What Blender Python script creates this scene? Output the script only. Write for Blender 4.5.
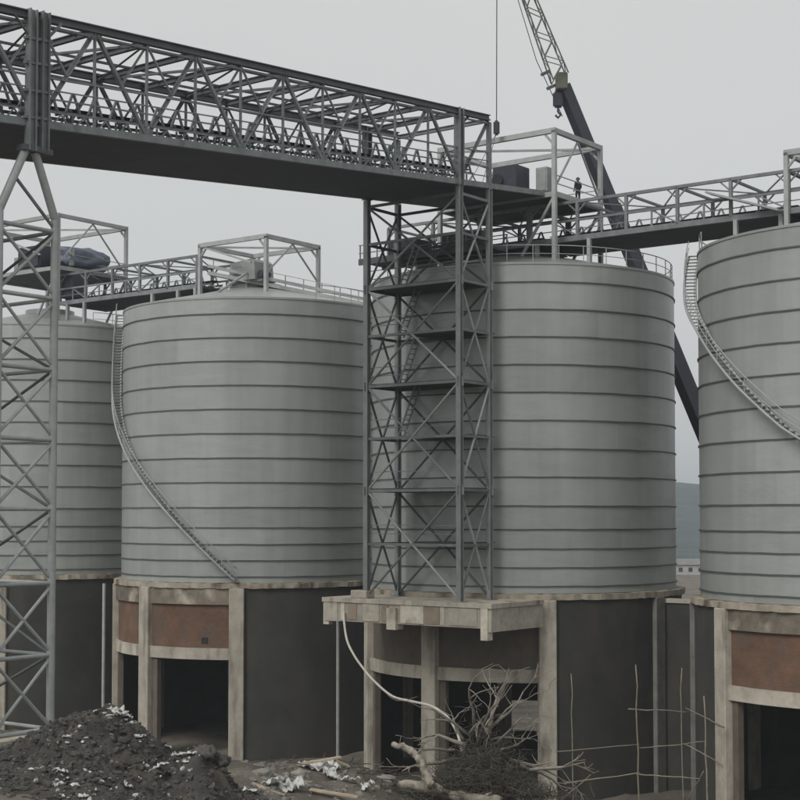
import bpy, bmesh, math, random
from mathutils import Vector, Matrix, noise
R_ = math.radians
rnd = random.Random(7)
for o in list(bpy.data.objects): bpy.data.objects.remove(o)
scene = bpy.context.scene
col = scene.collection

# ------------------------------------------------------------------ camera, sky, sun, exposure
F, HOR, PIT, CAMZ = 1520.0, 516.0, 0.044, 18.0      # focal length and horizon in photo pixels, pitch, height above the silo yard
V0 = HOR - F*math.tan(PIT)
cam = bpy.data.objects.new('camera', bpy.data.cameras.new('camera')); col.objects.link(cam)
cam.location = (0, 0, CAMZ); cam.rotation_euler = (math.pi/2 + PIT, 0, 0)
cam.data.sensor_width = 36; cam.data.lens = F/800*36; cam.data.shift_y = (V0-400)/800
cam.data.clip_start = .5; cam.data.clip_end = 12000
scene.camera = cam

SUN = Vector((-.48, -.62, .74)).normalized()
world = bpy.data.worlds.new('World'); scene.world = world; world.use_nodes = True
nt = world.node_tree; nt.nodes.clear()
wo = nt.nodes.new('ShaderNodeOutputWorld'); bg = nt.nodes.new('ShaderNodeBackground')
sky = nt.nodes.new('ShaderNodeTexSky'); sky.sky_type = 'NISHITA'; sky.sun_disc = False
sky.sun_elevation = math.asin(SUN.z); sky.sun_rotation = math.atan2(SUN.x, SUN.y)
sky.air_density = 1.0; sky.dust_density = 4.0
hsv = nt.nodes.new('ShaderNodeHueSaturation'); hsv.inputs['Saturation'].default_value = .12
cn = nt.nodes.new('ShaderNodeTexNoise'); cn.inputs['Scale'].default_value = 1.6; cn.inputs['Detail'].default_value = 4
tcw = nt.nodes.new('ShaderNodeTexCoord')
cr = nt.nodes.new('ShaderNodeValToRGB')             # even stratus deck, barely mottled
cr.color_ramp.elements[0].position = .3; cr.color_ramp.elements[0].color = (4.3, 4.42, 4.38, 1)
cr.color_ramp.elements[1].position = .7; cr.color_ramp.elements[1].color = (4.7, 4.8, 4.73, 1)
mx = nt.nodes.new('ShaderNodeMixRGB'); mx.inputs[0].default_value = .90
nt.links.new(tcw.outputs['Generated'], cn.inputs['Vector']); nt.links.new(cn.outputs['Fac'], cr.inputs[0])
nt.links.new(sky.outputs[0], hsv.inputs['Color']); nt.links.new(hsv.outputs[0], mx.inputs[1])
nt.links.new(cr.outputs[0], mx.inputs[2]); nt.links.new(mx.outputs[0], bg.inputs[0])
bg.inputs[1].default_value = .1
nt.links.new(bg.outputs[0], wo.inputs[0])
sl = bpy.data.lights.new('sun', 'SUN'); sl.energy = 1.35; sl.angle = R_(28); sl.color = (1, .97, .93)
so = bpy.data.objects.new('sun', sl); col.objects.link(so)
so.rotation_euler = (-SUN).to_track_quat('-Z', 'Y').to_euler(); so.location = (-60, -50, 120)
vs = scene.view_settings
vs.view_transform = 'Standard'; vs.look = 'None'; vs.gamma = 1; vs.use_curve_mapping = False; vs.exposure = .56

# ------------------------------------------------------------------ measuring: a pixel gives a direction, the depth comes from what the thing stands on
def at(x, y, Y):
    k = (V0-y)/F; c, s = math.cos(PIT), math.sin(PIT)
    Z = Y*(k*c+s)/(c-k*s)
    return Vector(((x-400)/F*(Y*c+Z*s), Y, CAMZ+Z))
def zat(y, Y): return at(400, y, Y).z
RS = 10.7                                            # silo radius
CS = [Vector((-32.16+20.44*i, 139.0-15.44*i, 0)) for i in range(4)]
U = Vector((.798, -.603, 0)).normalized(); W = Vector((.603, .798, 0)).normalized()   # along the row, across the row
def P(i, u, w, z=0): return CS[i] + U*u + W*w + Vector((0, 0, z))
def polar(i, phi, r, z=0):                           # phi: degrees from the side facing the camera, positive to the right
    t = -CS[i].normalized(); s = Vector((-t.y, t.x, 0)); a = R_(phi)
    return CS[i] + (t*math.cos(a)+s*math.sin(a))*r + Vector((0, 0, z))
def ang(i, phi):
    d = polar(i, phi, 1)-CS[i]; return math.atan2(d.y, d.x)
ZB = CAMZ-4.95                                       # foot of the steel shells
ZR = CAMZ+16.35                                      # rim of the shells
HOOPS = [CAMZ+z for z in (15.09, 13.3, 11.54, 9.74, 7.95, 6.14, 4.31, 2.49, .64, -.87, -2.11, -3.31, -4.51)]

# ------------------------------------------------------------------ materials
MATS = {}
def mat(name, rgb, rough=.7, metal=0, var=.15, scale=3, bump=0, bscale=30, stain=None, stretch=None, spec=.5):
    m = bpy.data.materials.new(name); m.use_nodes = True; n = m.node_tree; b = n.nodes['Principled BSDF']
    b.inputs['Roughness'].default_value = rough; b.inputs['Metallic'].default_value = metal
    b.inputs['Specular IOR Level'].default_value = spec
    tc = n.nodes.new('ShaderNodeTexCoord'); mp = n.nodes.new('ShaderNodeMapping')
    geo = n.nodes.new('ShaderNodeNewGeometry')
    n.links.new(geo.outputs['Position'], mp.inputs['Vector'])
    if stretch: mp.inputs['Scale'].default_value = stretch
    nz = n.nodes.new('ShaderNodeTexNoise'); nz.inputs['Scale'].default_value = scale; nz.inputs['Detail'].default_value = 6
    nz.inputs['Roughness'].default_value = .65
    n.links.new(mp.outputs[0], nz.inputs['Vector'])
    rp = n.nodes.new('ShaderNodeValToRGB'); e = rp.color_ramp.elements
    e[0].position = .3; e[1].position = .7
    e[0].color = tuple(c*(1-var) for c in rgb)+(1,); e[1].color = tuple(min(1, c*(1+var)) for c in rgb)+(1,)
    n.links.new(nz.outputs['Fac'], rp.inputs[0]); out = rp.outputs[0]
    oi = n.nodes.new('ShaderNodeObjectInfo')
    mr = n.nodes.new('ShaderNodeMapRange'); mr.inputs[3].default_value = 1-var*.6; mr.inputs[4].default_value = 1+var*.6
    n.links.new(oi.outputs['Random'], mr.inputs[0])
    mm = n.nodes.new('ShaderNodeMixRGB'); mm.blend_type = 'MULTIPLY'; mm.inputs[0].default_value = 1
    n.links.new(out, mm.inputs[1]); n.links.new(mr.outputs[0], mm.inputs[2]); out = mm.outputs[0]
    if stain:
        rgb2, sc, lo, hi, st = stain
        mp2 = n.nodes.new('ShaderNodeMapping'); mp2.inputs['Scale'].default_value = st
        n.links.new(geo.outputs['Position'], mp2.inputs['Vector'])
        n2 = n.nodes.new('ShaderNodeTexNoise'); n2.inputs['Scale'].default_value = sc; n2.inputs['Detail'].default_value = 5
        n.links.new(mp2.outputs[0], n2.inputs['Vector'])
        r2 = n.nodes.new('ShaderNodeMapRange'); r2.inputs[1].default_value = lo; r2.inputs[2].default_value = hi
        n.links.new(n2.outputs['Fac'], r2.inputs[0])
        m2 = n.nodes.new('ShaderNodeMixRGB'); m2.inputs[2].default_value = tuple(rgb2)+(1,)
        n.links.new(r2.outputs[0], m2.inputs[0]); n.links.new(out, m2.inputs[1]); out = m2.outputs[0]
    n.links.new(out, b.inputs['Base Color'])
    if bump:
        n3 = n.nodes.new('ShaderNodeTexNoise'); n3.inputs['Scale'].default_value = bscale; n3.inputs['Detail'].default_value = 5
        n.links.new(mp.outputs[0], n3.inputs['Vector'])
        bp = n.nodes.new('ShaderNodeBump'); bp.inputs['Strength'].default_value = bump; bp.inputs['Distance'].default_value = .05
        n.links.new(n3.outputs['Fac'], bp.inputs['Height']); n.links.new(bp.outputs[0], b.inputs['Normal'])
    MATS[name] = m; return m

mat('steel', (.165, .18, .184), .55, .0, .25, 1.5, stain=((.07, .055, .045), .8, .6, .85, (1, 1, .3)))
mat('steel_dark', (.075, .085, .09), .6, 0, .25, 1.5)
mat('galv', (.32, .335, .33), .5, .0, .18, 1.2)
mat('galv_mid', (.21, .223, .22), .5, .0, .18, 1.2)
mat('hoop', (.075, .082, .08), .6, 0, .2, 1.0)
mat('plate', (.032, .041, .045), .7, 0, .25, .7, stain=((.03, .032, .033), .5, .5, .75, (1, 1, 1)))
mat('concrete', (.40, .365, .305), .9, 0, .22, .9, .5, 9, stain=((.15, .13, .105), 1.1, .52, .72, (1, 1, .22)))
mat('concrete_dirty', (.165, .142, .112), .92, 0, .4, .9, .5, 9, stain=((.40, .36, .29), .55, .56, .70, (1, 1, .8)))
mat('slab_edge', (.40, .35, .275), .92, 0, .3, .9, .5, 9, stain=((.13, .095, .068), .6, .50, .66, (1, 1, .6)))
mat('concrete_dirt_shade', (.17, .163, .148), .92, 0, .3, .9, .5, 9)  # dirt-grey concrete, darkened to paint in the shade on dim columns
mat('concrete_board', (.50, .46, .385), .9, 0, .25, 1.2, .4, 12, stain=((.2, .16, .12), 1.1, .55, .8, (1, 1, .6)))
mat('concrete_brown', (.27, .22, .165), .9, 0, .25, 1.2, .4, 12)
mat('render_wall', (.038, .037, .033), .92, 0, .3, .35, .35, 5, stain=((.066, .056, .043), .45, .52, .78, (1, 1, .35)))
mat('interior', (.09, .085, .08), .95, 0, .25, .5)
mat('infill_grey', (.115, .095, .075), .95, 0, .25, .8, .4, 10)
mat('earth', (.125, .108, .085), .95, 0, .45, .35, 1.0, 3.0, stain=((.06, .052, .042), .22, .45, .7, (1, 1, 1)))
mat('soil', (.062, .057, .051), .95, 0, .5, 1.3, 1.0, 8, stain=((.10, .085, .06), .5, .55, .8, (1, 1, 1)))
mat('clod', (.078, .071, .063), .95, 0, .5, 2.5, .8, 14)
mat('white_sheet', (.52, .52, .50), .6, 0, .15, 4)
mat('stone', (.20, .188, .168), .9, 0, .35, 1.5, .6, 12)
mat('timber', (.34, .28, .20), .85, 0, .3, 2.2, .4, 20, stretch=(1, 1, 1))
mat('bark', (.30, .265, .215), .9, 0, .35, 3, .6, 25, stain=((.07, .06, .048), 1.6, .5, .68, (1, 1, 1)))
mat('twig', (.085, .076, .06), .9, 0, .4, 2)
mat('branch', (.20, .18, .15), .9, 0, .4, 2)
mat('bamboo', (.21, .185, .135), .7, 0, .3, 2)
mat('hose', (.62, .59, .52), .6, 0, .15, 2)
mat('pipe', (.33, .34, .33), .5, 0, .15, 2)
mat('tarp', (.10, .12, .165), .5, 0, .25, 1.5)
mat('machine_dark', (.028, .03, .045), .5, 0, .2, 2)
mat('machine_grey', (.27, .28, .275), .5, 0, .15, 2)
mat('rubber', (.02, .02, .022), .8, 0, .2, 2)
mat('boom', (.028, .03, .045), .4, 0, .15, 1)
mat('jib', (.30, .31, .285), .5, 0, .2, 1)
mat('crane_yellow', (.13, .13, .10), .5, 0, .15, 1)
mat('hill', (.035, .05, .052), .95, 0, .45, .05, 1.0, .2)
mat('skin', (.35, .21, .15), .6, 0, .05, 3)
mat('clothes', (.022, .024, .03), .9, 0, .2, 6)
mat('helmet', (.05, .05, .055), .4, 0, .05, 3)
mat('house_white', (.36, .35, .33), .9, 0, .1, .4)
mat('roof_tile', (.16, .155, .15), .9, 0, .2, .8)
mat('glass', (.03, .035, .04), .1, 0, .05, 1)

def shell_material(name, tint):
    m = mat(name, tint, .36, .25, .05, .35)
    n = m.node_tree; b = n.nodes['Principled BSDF']
    src = b.inputs['Base Color'].links[0].from_socket
    tc = n.nodes.new('ShaderNodeTexCoord'); gr = n.nodes.new('ShaderNodeTexGradient'); gr.gradient_type = 'RADIAL'
    n.links.new(tc.outputs['Object'], gr.inputs[0])
    oi = n.nodes.new('ShaderNodeObjectInfo')
    ma = n.nodes.new('ShaderNodeMath'); ma.operation = 'MULTIPLY_ADD'; ma.inputs[1].default_value = 11
    n.links.new(gr.outputs['Fac'], ma.inputs[0]); n.links.new(oi.outputs['Random'], ma.inputs[2])
    fl = n.nodes.new('ShaderNodeMath'); fl.operation = 'FLOOR'; n.links.new(ma.outputs[0], fl.inputs[0])
    ad = n.nodes.new('ShaderNodeMath'); ad.operation = 'MULTIPLY_ADD'; ad.inputs[1].default_value = 7.31
    n.links.new(oi.outputs['Random'], ad.inputs[0]); n.links.new(fl.outputs[0], ad.inputs[2])
    wn = n.nodes.new('ShaderNodeTexWhiteNoise'); wn.noise_dimensions = '1D'; n.links.new(ad.outputs[0], wn.inputs['W'])
    mr = n.nodes.new('ShaderNodeMapRange'); mr.inputs[3].default_value = .91; mr.inputs[4].default_value = 1.06
    n.links.new(wn.outputs['Value'], mr.inputs[0])
    mm = n.nodes.new('ShaderNodeMixRGB'); mm.blend_type = 'MULTIPLY'; mm.inputs[0].default_value = 1
    n.links.new(src, mm.inputs[1]); n.links.new(mr.outputs[0], mm.inputs[2])
    # run-down streaks and dusty patches
    geo = n.nodes.new('ShaderNodeNewGeometry'); mp = n.nodes.new('ShaderNodeMapping'); mp.inputs['Scale'].default_value = (1.3, 1.3, .07)
    n.links.new(geo.outputs['Position'], mp.inputs[0])
    nz = n.nodes.new('ShaderNodeTexNoise'); nz.inputs['Scale'].default_value = 1.0; nz.inputs['Detail'].default_value = 5
    n.links.new(mp.outputs[0], nz.inputs['Vector'])
    mr2 = n.nodes.new('ShaderNodeMapRange'); mr2.inputs[1].default_value = .35; mr2.inputs[2].default_value = .7
    mr2.inputs[3].default_value = .93; mr2.inputs[4].default_value = 1.035
    n.links.new(nz.outputs['Fac'], mr2.inputs[0])
    m3 = n.nodes.new('ShaderNodeMixRGB'); m3.blend_type = 'MULTIPLY'; m3.inputs[0].default_value = 1
    n.links.new(mm.outputs[0], m3.inputs[1]); n.links.new(mr2.outputs[0], m3.inputs[2])
    n.links.new(m3.outputs[0], b.inputs['Base Color'])
    # slight oil-canning of the plates
    mp3 = n.nodes.new('ShaderNodeMapping'); mp3.inputs['Scale'].default_value = (.5, .5, .9); n.links.new(geo.outputs['Position'], mp3.inputs[0])
    n4 = n.nodes.new('ShaderNodeTexNoise'); n4.inputs['Scale'].default_value = 1.0; n4.inputs['Detail'].default_value = 3
    n.links.new(mp3.outputs[0], n4.inputs['Vector'])
    bp = n.nodes.new('ShaderNodeBump'); bp.inputs['Strength'].default_value = .35; bp.inputs['Distance'].default_value = .12
    n.links.new(n4.outputs['Fac'], bp.inputs['Height']); n.links.new(bp.outputs[0], b.inputs['Normal'])
shell_material('shell', (.35, .368, .353))
shell_material('roof_steel', (.35, .366, .352))

def brick_material():
    m = mat('brick', (.135, .074, .045), .92, 0, .3, .6, stain=((.10, .08, .065), .9, .5, .8, (1, 1, .5)))
    n = m.node_tree; b = n.nodes['Principled BSDF']; src = b.inputs['Base Color'].links[0].from_socket
    tc = n.nodes.new('ShaderNodeTexCoord'); br = n.nodes.new('ShaderNodeTexBrick')
    br.inputs['Scale'].default_value = 1; br.inputs['Brick Width'].default_value = .24; br.inputs['Row Height'].default_value = .07
    br.inputs['Mortar Size'].default_value = .008
    br.inputs['Color1'].default_value = (1, 1, 1, 1); br.inputs['Color2'].default_value = (.8, .82, .85, 1); br.inputs['Mortar'].default_value = (.85, .95, 1.05, 1)
    n.links.new(tc.outputs['UV'], br.inputs['Vector'])
    mm = n.nodes.new('ShaderNodeMixRGB'); mm.blend_type = 'MULTIPLY'; mm.inputs[0].default_value = 1
    n.links.new(src, mm.inputs[1]); n.links.new(br.outputs['Color'], mm.inputs[2]); n.links.new(mm.outputs[0], b.inputs['Base Color'])
brick_material()

# ------------------------------------------------------------------ builders
WM = {}                                              # world matrix of every object made
def tag(o, label, cat=None, group=None, kind=None):
    if label: o['label'] = label
    if cat: o['category'] = cat
    if group: o['group'] = group
    if kind: o['kind'] = kind
    return o
def link(name, data, M, parent=None):
    o = bpy.data.objects.new(name, data); col.objects.link(o)
    if parent is not None:
        o.parent = parent; o.matrix_parent_inverse = WM[parent].inverted()
    o.matrix_basis = M; WM[o] = M.copy()
    return o
def thing(name, loc, label, cat, group=None):
    return tag(link(name, None, Matrix.Translation(loc)), label, cat, group)
def mesh_of(name, verts, faces, m, smooth=False, uvs=None):
    me = bpy.data.meshes.new(name); me.from_pydata([tuple(v) for v in verts], [], faces)
    me.materials.append(MATS[m]) if m else None
    if smooth: me.polygons.foreach_set('use_smooth', [True]*len(me.polygons))
    if uvs:
        l = me.uv_layers.new()
        for p in me.polygons:
            for li in p.loop_indices: l.data[li].uv = uvs[me.loops[li].vertex_index]
    me.update(); return me
UNIT = {}
def unit(shape, m):                                  # shared section meshes, 1 m long along X, 1 m section
    k = (shape, m)
    if k in UNIT: return UNIT[k]
    if shape == 'box': prof = [(-.5, -.5), (.5, -.5), (.5, .5), (-.5, .5)]
    elif shape == 'tube': prof = [(.5*math.cos(2*math.pi*i/10), .5*math.sin(2*math.pi*i/10)) for i in range(10)]
    elif shape == 'beam':
        t, f = .09, .36
        prof = [(-.5, -.5), (.5, -.5), (.5, -f), (t, -f), (t, f), (.5, f), (.5, .5), (-.5, .5), (-.5, f), (-t, f), (-t, -f), (-.5, -f)]
    elif shape == 'angle': prof = [(-.5, -.5), (.5, -.5), (.5, -.36), (-.36, -.36), (-.36, .5), (-.5, .5)]
    elif shape == 'channel': prof = [(-.5, -.5), (.5, -.5), (.5, -.34), (-.3, -.34), (-.3, .34), (.5, .34), (.5, .5), (-.5, .5)]
    n = len(prof)
    v = [(0, a, b) for a, b in prof]+[(1, a, b) for a, b in prof]
    f = [[i, (i+1) % n, n+(i+1) % n, n+i] for i in range(n)]+[list(range(n))[::-1], [n+i for i in range(n)]]
    me = mesh_of(shape+'_section', v, f, m)
    if shape == 'tube':
        for i, p in enumerate(me.polygons): p.use_smooth = i < n
    UNIT[k] = me; return me
def bar(name, A, B, a, b, m, parent, shape='box', up=(0, 0, 1), ext=0):
    A = Vector(A); B = Vector(B); x = (B-A)
    L = x.length; x = x/L; A = A-x*ext; L += 2*ext
    up = Vector(up)
    if abs(x.dot(up)) > .98: up = Vector(W) if abs(x.dot(W)) < .9 else Vector(U)
    y = up.cross(x).normalized(); z = x.cross(y)
    M = Matrix(((x.x*L, y.x*a, z.x*b, A.x), (x.y*L, y.y*a, z.y*b, A.y), (x.z*L, y.z*a, z.z*b, A.z), (0, 0, 0, 1)))
    return link(name, unit(shape, m), M, parent)
def block(name, c, sx, sy, sz, m, parent, ax=None, bevel=.04, seg=1):   # bevelled box centred at c, ax = horizontal x axis
    bm = bmesh.new(); bmesh.ops.create_cube(bm, size=1)
    bmesh.ops.scale(bm, vec=(sx, sy, sz), verts=bm.verts)
    if bevel: bmesh.ops.bevel(bm, geom=bm.edges[:], offset=bevel, segments=seg, affect='EDGES')
    me = bpy.data.meshes.new(name); bm.to_mesh(me); bm.free(); me.materials.append(MATS[m])
    x = Vector(ax if ax is not None else (1, 0, 0)).normalized(); z = Vector((0, 0, 1)); y = z.cross(x)
    M = Matrix(((x.x, y.x, 0, c[0]), (x.y, y.y, 0, c[1]), (0, 0, 1, c[2]), (0, 0, 0, 1)))
    return link(name, me, M, parent)
def tube_mesh(name, pts, rad, m, n=8, smooth=True):
    pts = [Vector(p) for p in pts]; V = []; Fc = []
    prev = None
    for i, p in enumerate(pts):
        d = (pts[min(i+1, len(pts)-1)]-pts[max(i-1, 0)]).normalized()
        if prev is None:
            a = Vector((0, 0, 1)) if abs(d.z) < .9 else Vector((1, 0, 0))
            prev = d.cross(a).normalized()
        s = (prev-d*prev.dot(d)).normalized(); prev = s; t = d.cross(s)
        r = rad[i] if isinstance(rad, (list, tuple)) else rad
        for k in range(n):
            an = 2*math.pi*k/n; V.append(p+s*math.cos(an)*r+t*math.sin(an)*r)
    for i in range(len(pts)-1):
        for k in range(n): Fc.append([i*n+k, i*n+(k+1) % n, (i+1)*n+(k+1) % n, (i+1)*n+k])
    Fc.append(list(range(n))[::-1]); Fc.append([(len(pts)-1)*n+k for k in range(n)])
    return V, Fc
def tube(name, pts, rad, m, parent, n=8):
    o = Vector(pts[0]); v, f = tube_mesh(name, [Vector(p)-o for p in pts], rad, m, n)
    return link(name, mesh_of(name, v, f, m, True), Matrix.Translation(o), parent)
def arc_mesh(name, r0, r1, a0, a1, z0, z1, m, n=24, smooth=True, closed=False):   # solid ring segment about the origin
    V = []; Fc = []; uv = []
    N = n if closed else n+1
    for i in range(N):
        a = a0+(a1-a0)*i/n; c, s = math.cos(a), math.sin(a)
        for r, z in ((r0, z0), (r1, z0), (r1, z1), (r0, z1)):
            V.append((r*c, r*s, z)); uv.append((a*r1, z))
    for i in range(n):
        j = (i+1) % N
        for k in range(4):
            k2 = (k+1) % 4; Fc.append([i*4+k, i*4+k2, j*4+k2, j*4+k])
    if not closed:
        Fc.append([0, 1, 2, 3][::-1]); Fc.append([n*4+k for k in range(4)])
    me = mesh_of(name, V, Fc, m, False, uv)
    if smooth:
        me.polygons.foreach_set('use_smooth', [True]*len(me.polygons))
        try: me.set_sharp_from_angle(angle=R_(35))
        except Exception: pass
    return me

# ------------------------------------------------------------------ terrain
def interp(x, xs, ys):
    if x <= xs[0]: return ys[0]
    for i in range(len(xs)-1):
        if x <= xs[i+1]:
            t = (x-xs[i])/(xs[i+1]-xs[i]); t = t*t*(3-2*t); return ys[i]+(ys[i+1]-ys[i])*t
    return ys[-1]
def ground_z(X, Y, rough=True):
    px = 400+F*X/max(Y, 45)
    B = interp(px, [20, 240, 335, 450, 560, 700], [8.2, 6.3, 5.5, 2.8, 1.2, 0])
    Yb = interp(px, [20, 240, 335, 450], [70, 73, 76, 83])
    t = min(1, max(0, (Y-Yb)/14)); t = t*t*(3-2*t)
    h = B*(1-t)
    if rough and 40 < Y < 150:
        k = min(1, (Y-40)/10)*min(1, (150-Y)/20)
        h += k*(.30*noise.noise(Vector((X*.35, Y*.35, 0)))+.14*noise.noise(Vector((X*1.1, Y*1.1, 3)))+.06*noise.noise(Vector((X*3, Y*3, 7))))
    return h
def axis(lo, hi, fine, flo, fhi):
    a = []; x = flo
    while x <= fhi: a.append(x); x += fine
    st = fine
    while a[-1] < hi: st *= 1.45; a.append(a[-1]+st)
    st = fine
    while a[0] > lo: st *= 1.45; a.insert(0, a[0]-st)
    a[0] = lo; a[-1] = hi
    return a
xs = axis(-6000, 6000, .42, -30, 40); ys = axis(-300, 9000, .55, 52, 110)
V = [(x, y, ground_z(x, y)) for y in ys for x in xs]; nx = len(xs)
Fc = [[j*nx+i, j*nx+i+1, (j+1)*nx+i+1, (j+1)*nx+i] for j in range(len(ys)-1) for i in range(nx-1)]
tag(link('ground', mesh_of('ground', V, Fc, 'earth', True), Matrix()), 'brown trampled earth of the building site', kind='structure')
# far hill seen in the gap between the silos
V = []; Fc = []; nx, ny = 200, 60
for j in range(ny):
    for i in range(nx):
        x = -2200+i*26; y = 500+j*30
        t = j/(ny-1); prof = min(1, t/.55); prof = prof*prof*(3-2*prof)
        ridge = 50+22*noise.noise(Vector((x*.0016, 0, 4)))+16*noise.noise(Vector((x*.007, y*.004, 9)))+7*noise.noise(Vector((x*.03, y*.03, 1)))
        V.append((x, y, max(-1, ridge*prof*(1-max(0, (t-.8)/.2)*.9)-.5)))
Fc = [[j*nx+i, j*nx+i+1, (j+1)*nx+i+1, (j+1)*nx+i] for j in range(ny-1) for i in range(nx-1)]
tag(link('hill', mesh_of('hill', V, Fc, 'hill', True), Matrix()), 'wooded ridge far behind the silos', kind='structure')

# ------------------------------------------------------------------ silos
NC = 96
HOOP_ME = arc_mesh('hoop', RS-.05, RS+.075, 0, 2*math.pi, -.045, .04, 'hoop', NC, True, True)
for v in HOOP_ME.vertices:                           # seams wander a little
    a = math.atan2(v.co.y, v.co.x); q = Vector((math.cos(a)*6, math.sin(a)*6, 0))
    v.co.z += .022*noise.noise(q)+.018*noise.noise(q*2.7)
levels = [ZR]+HOOPS+[ZB]
COURSE_ME = []
for k in range(len(levels)-1):
    z1, z0 = levels[k], levels[k+1]
    COURSE_ME.append(arc_mesh('shell_course', RS-.06, RS+.004*((k*7) % 3-1), 0, 2*math.pi, z0-CAMZ, z1-CAMZ, 'shell', NC, True, True))
ROOF_Z = 2.05
V = []; Fc = []
for k, (r, z) in enumerate(((RS+.05, -.12), (RS+.05, .03), (6.0, ROOF_Z*.55), (2.2, ROOF_Z), (2.2, ROOF_Z+.35), (0.02, ROOF_Z+.4))):
    for i in range(NC):
        a = 2*math.pi*i/NC; V.append((r*math.cos(a), r*math.sin(a), z))
for k in range(5):
    for i in range(NC): j = (i+1) % NC; Fc.append([k*NC+i, k*NC+j, (k+1)*NC+j, (k+1)*NC+i])
ROOF_ME = mesh_of('roof', V, Fc, 'roof_steel', True)
try: ROOF_ME.set_sharp_from_angle(angle=R_(30))
except Exception: pass

def ramp(z, keys):                                   # phi at height z on a stair
    for (z0, p0), (z1, p1) in zip(keys, keys[1:]):
        if z <= z1: return p0+(p1-p0)*(z-z0)/(z1-z0)
    return keys[-1][1]
def stair(i, root, keys):
    st = link('spiral_stair', None, Matrix.Translation(polar(i, keys[0][1], RS+.5, keys[0][0])), root)
    zs = []; z = keys[0][0]
    while z < keys[-1][0]: zs.append(z); z += .25
    r0, r1 = RS+.12, RS+.82
    for z in zs:
        p = ramp(z, keys); a = polar(i, p, r0, z); b = polar(i, p, r1, z)
        bar('tread', a, b, .3, .05, 'galv', st)
    for r in (r0+.03, r1):
        tube('stringer', [polar(i, ramp(z, keys), r, z-.03) for z in zs], .085, 'galv', st, 6)
    for h, rr in ((1.0, .035), (.55, .025)):
        tube('handrail', [polar(i, ramp(z, keys), r1, z+h) for z in zs], rr, 'galv', st, 6)
    for z in zs[::4]:
        p = ramp(z, keys); bar('baluster', polar(i, p, r1, z), polar(i, p, r1, z+1.0), .05, .05, 'galv', st, 'tube')
def rim_rail(i, root, p0, p1, step=9):
    n = int((p1-p0)/step)
    rl = link('roof_railing', None, Matrix.Translation(polar(i, p0, RS-.1, ZR)), root)
    for h, rr in ((1.15, .032), (.6, .024)):
        tube('rail', [polar(i, p0+(p1-p0)*k/(n*3), RS-.12, ZR+h) for k in range(n*3+1)], rr, 'galv', rl, 6)
    for k in range(n+1):
        p = p0+(p1-p0)*k/n; bar('rail_post', polar(i, p, RS-.12, ZR-.05), polar(i, p, RS-.12, ZR+1.15), .06, .06, 'galv', rl, 'tube')
SILO_LABEL = ['grey steel silo at far left behind the pipe tower, cut by the picture edge',
              'grey steel silo with the stair curling down its left side to its foot',
              'grey steel silo in the middle behind the braced lattice tower',
              'nearest and rightmost grey steel silo, cut by the right picture edge']
STAIRS = {1: [(ZB+.1, -7), (CAMZ+0, -33.5), (CAMZ+4.4, -58), (CAMZ+9, -82), (ZR+.1, -98)],
          3: [(ZB+5.9, 6), (CAMZ+4.9, -26), (CAMZ+7.5, -42), (CAMZ+11.3, -64), (CAMZ+13.4, -80), (ZR+.5, -97)]}
for i in range(4):
    s = thing('silo', CS[i]+Vector((0, 0, ZB)), SILO_LABEL[i], 'silo', 'row of four steel silos')
    for k, me in enumerate(COURSE_ME):
        link('shell_course', me, Matrix.Translation(CS[i]+Vector((0, 0, CAMZ))) @ Matrix.Rotation(.7*k+i, 4, 'Z'), s)
    for z in HOOPS: link('hoop', HOOP_ME, Matrix.Translation(CS[i]+Vector((0, 0, z))) @ Matrix.Rotation(z*1.7+i, 4, 'Z'), s)
    link('roof', ROOF_ME, Matrix.Translation(CS[i]+Vector((0, 0, ZR))), s)
    if i in STAIRS: stair(i, s, STAIRS[i])
    rim_rail(i, s, *[(20, 100), (25, 180), (-60, 150), (-180, -75)][i])

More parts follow.
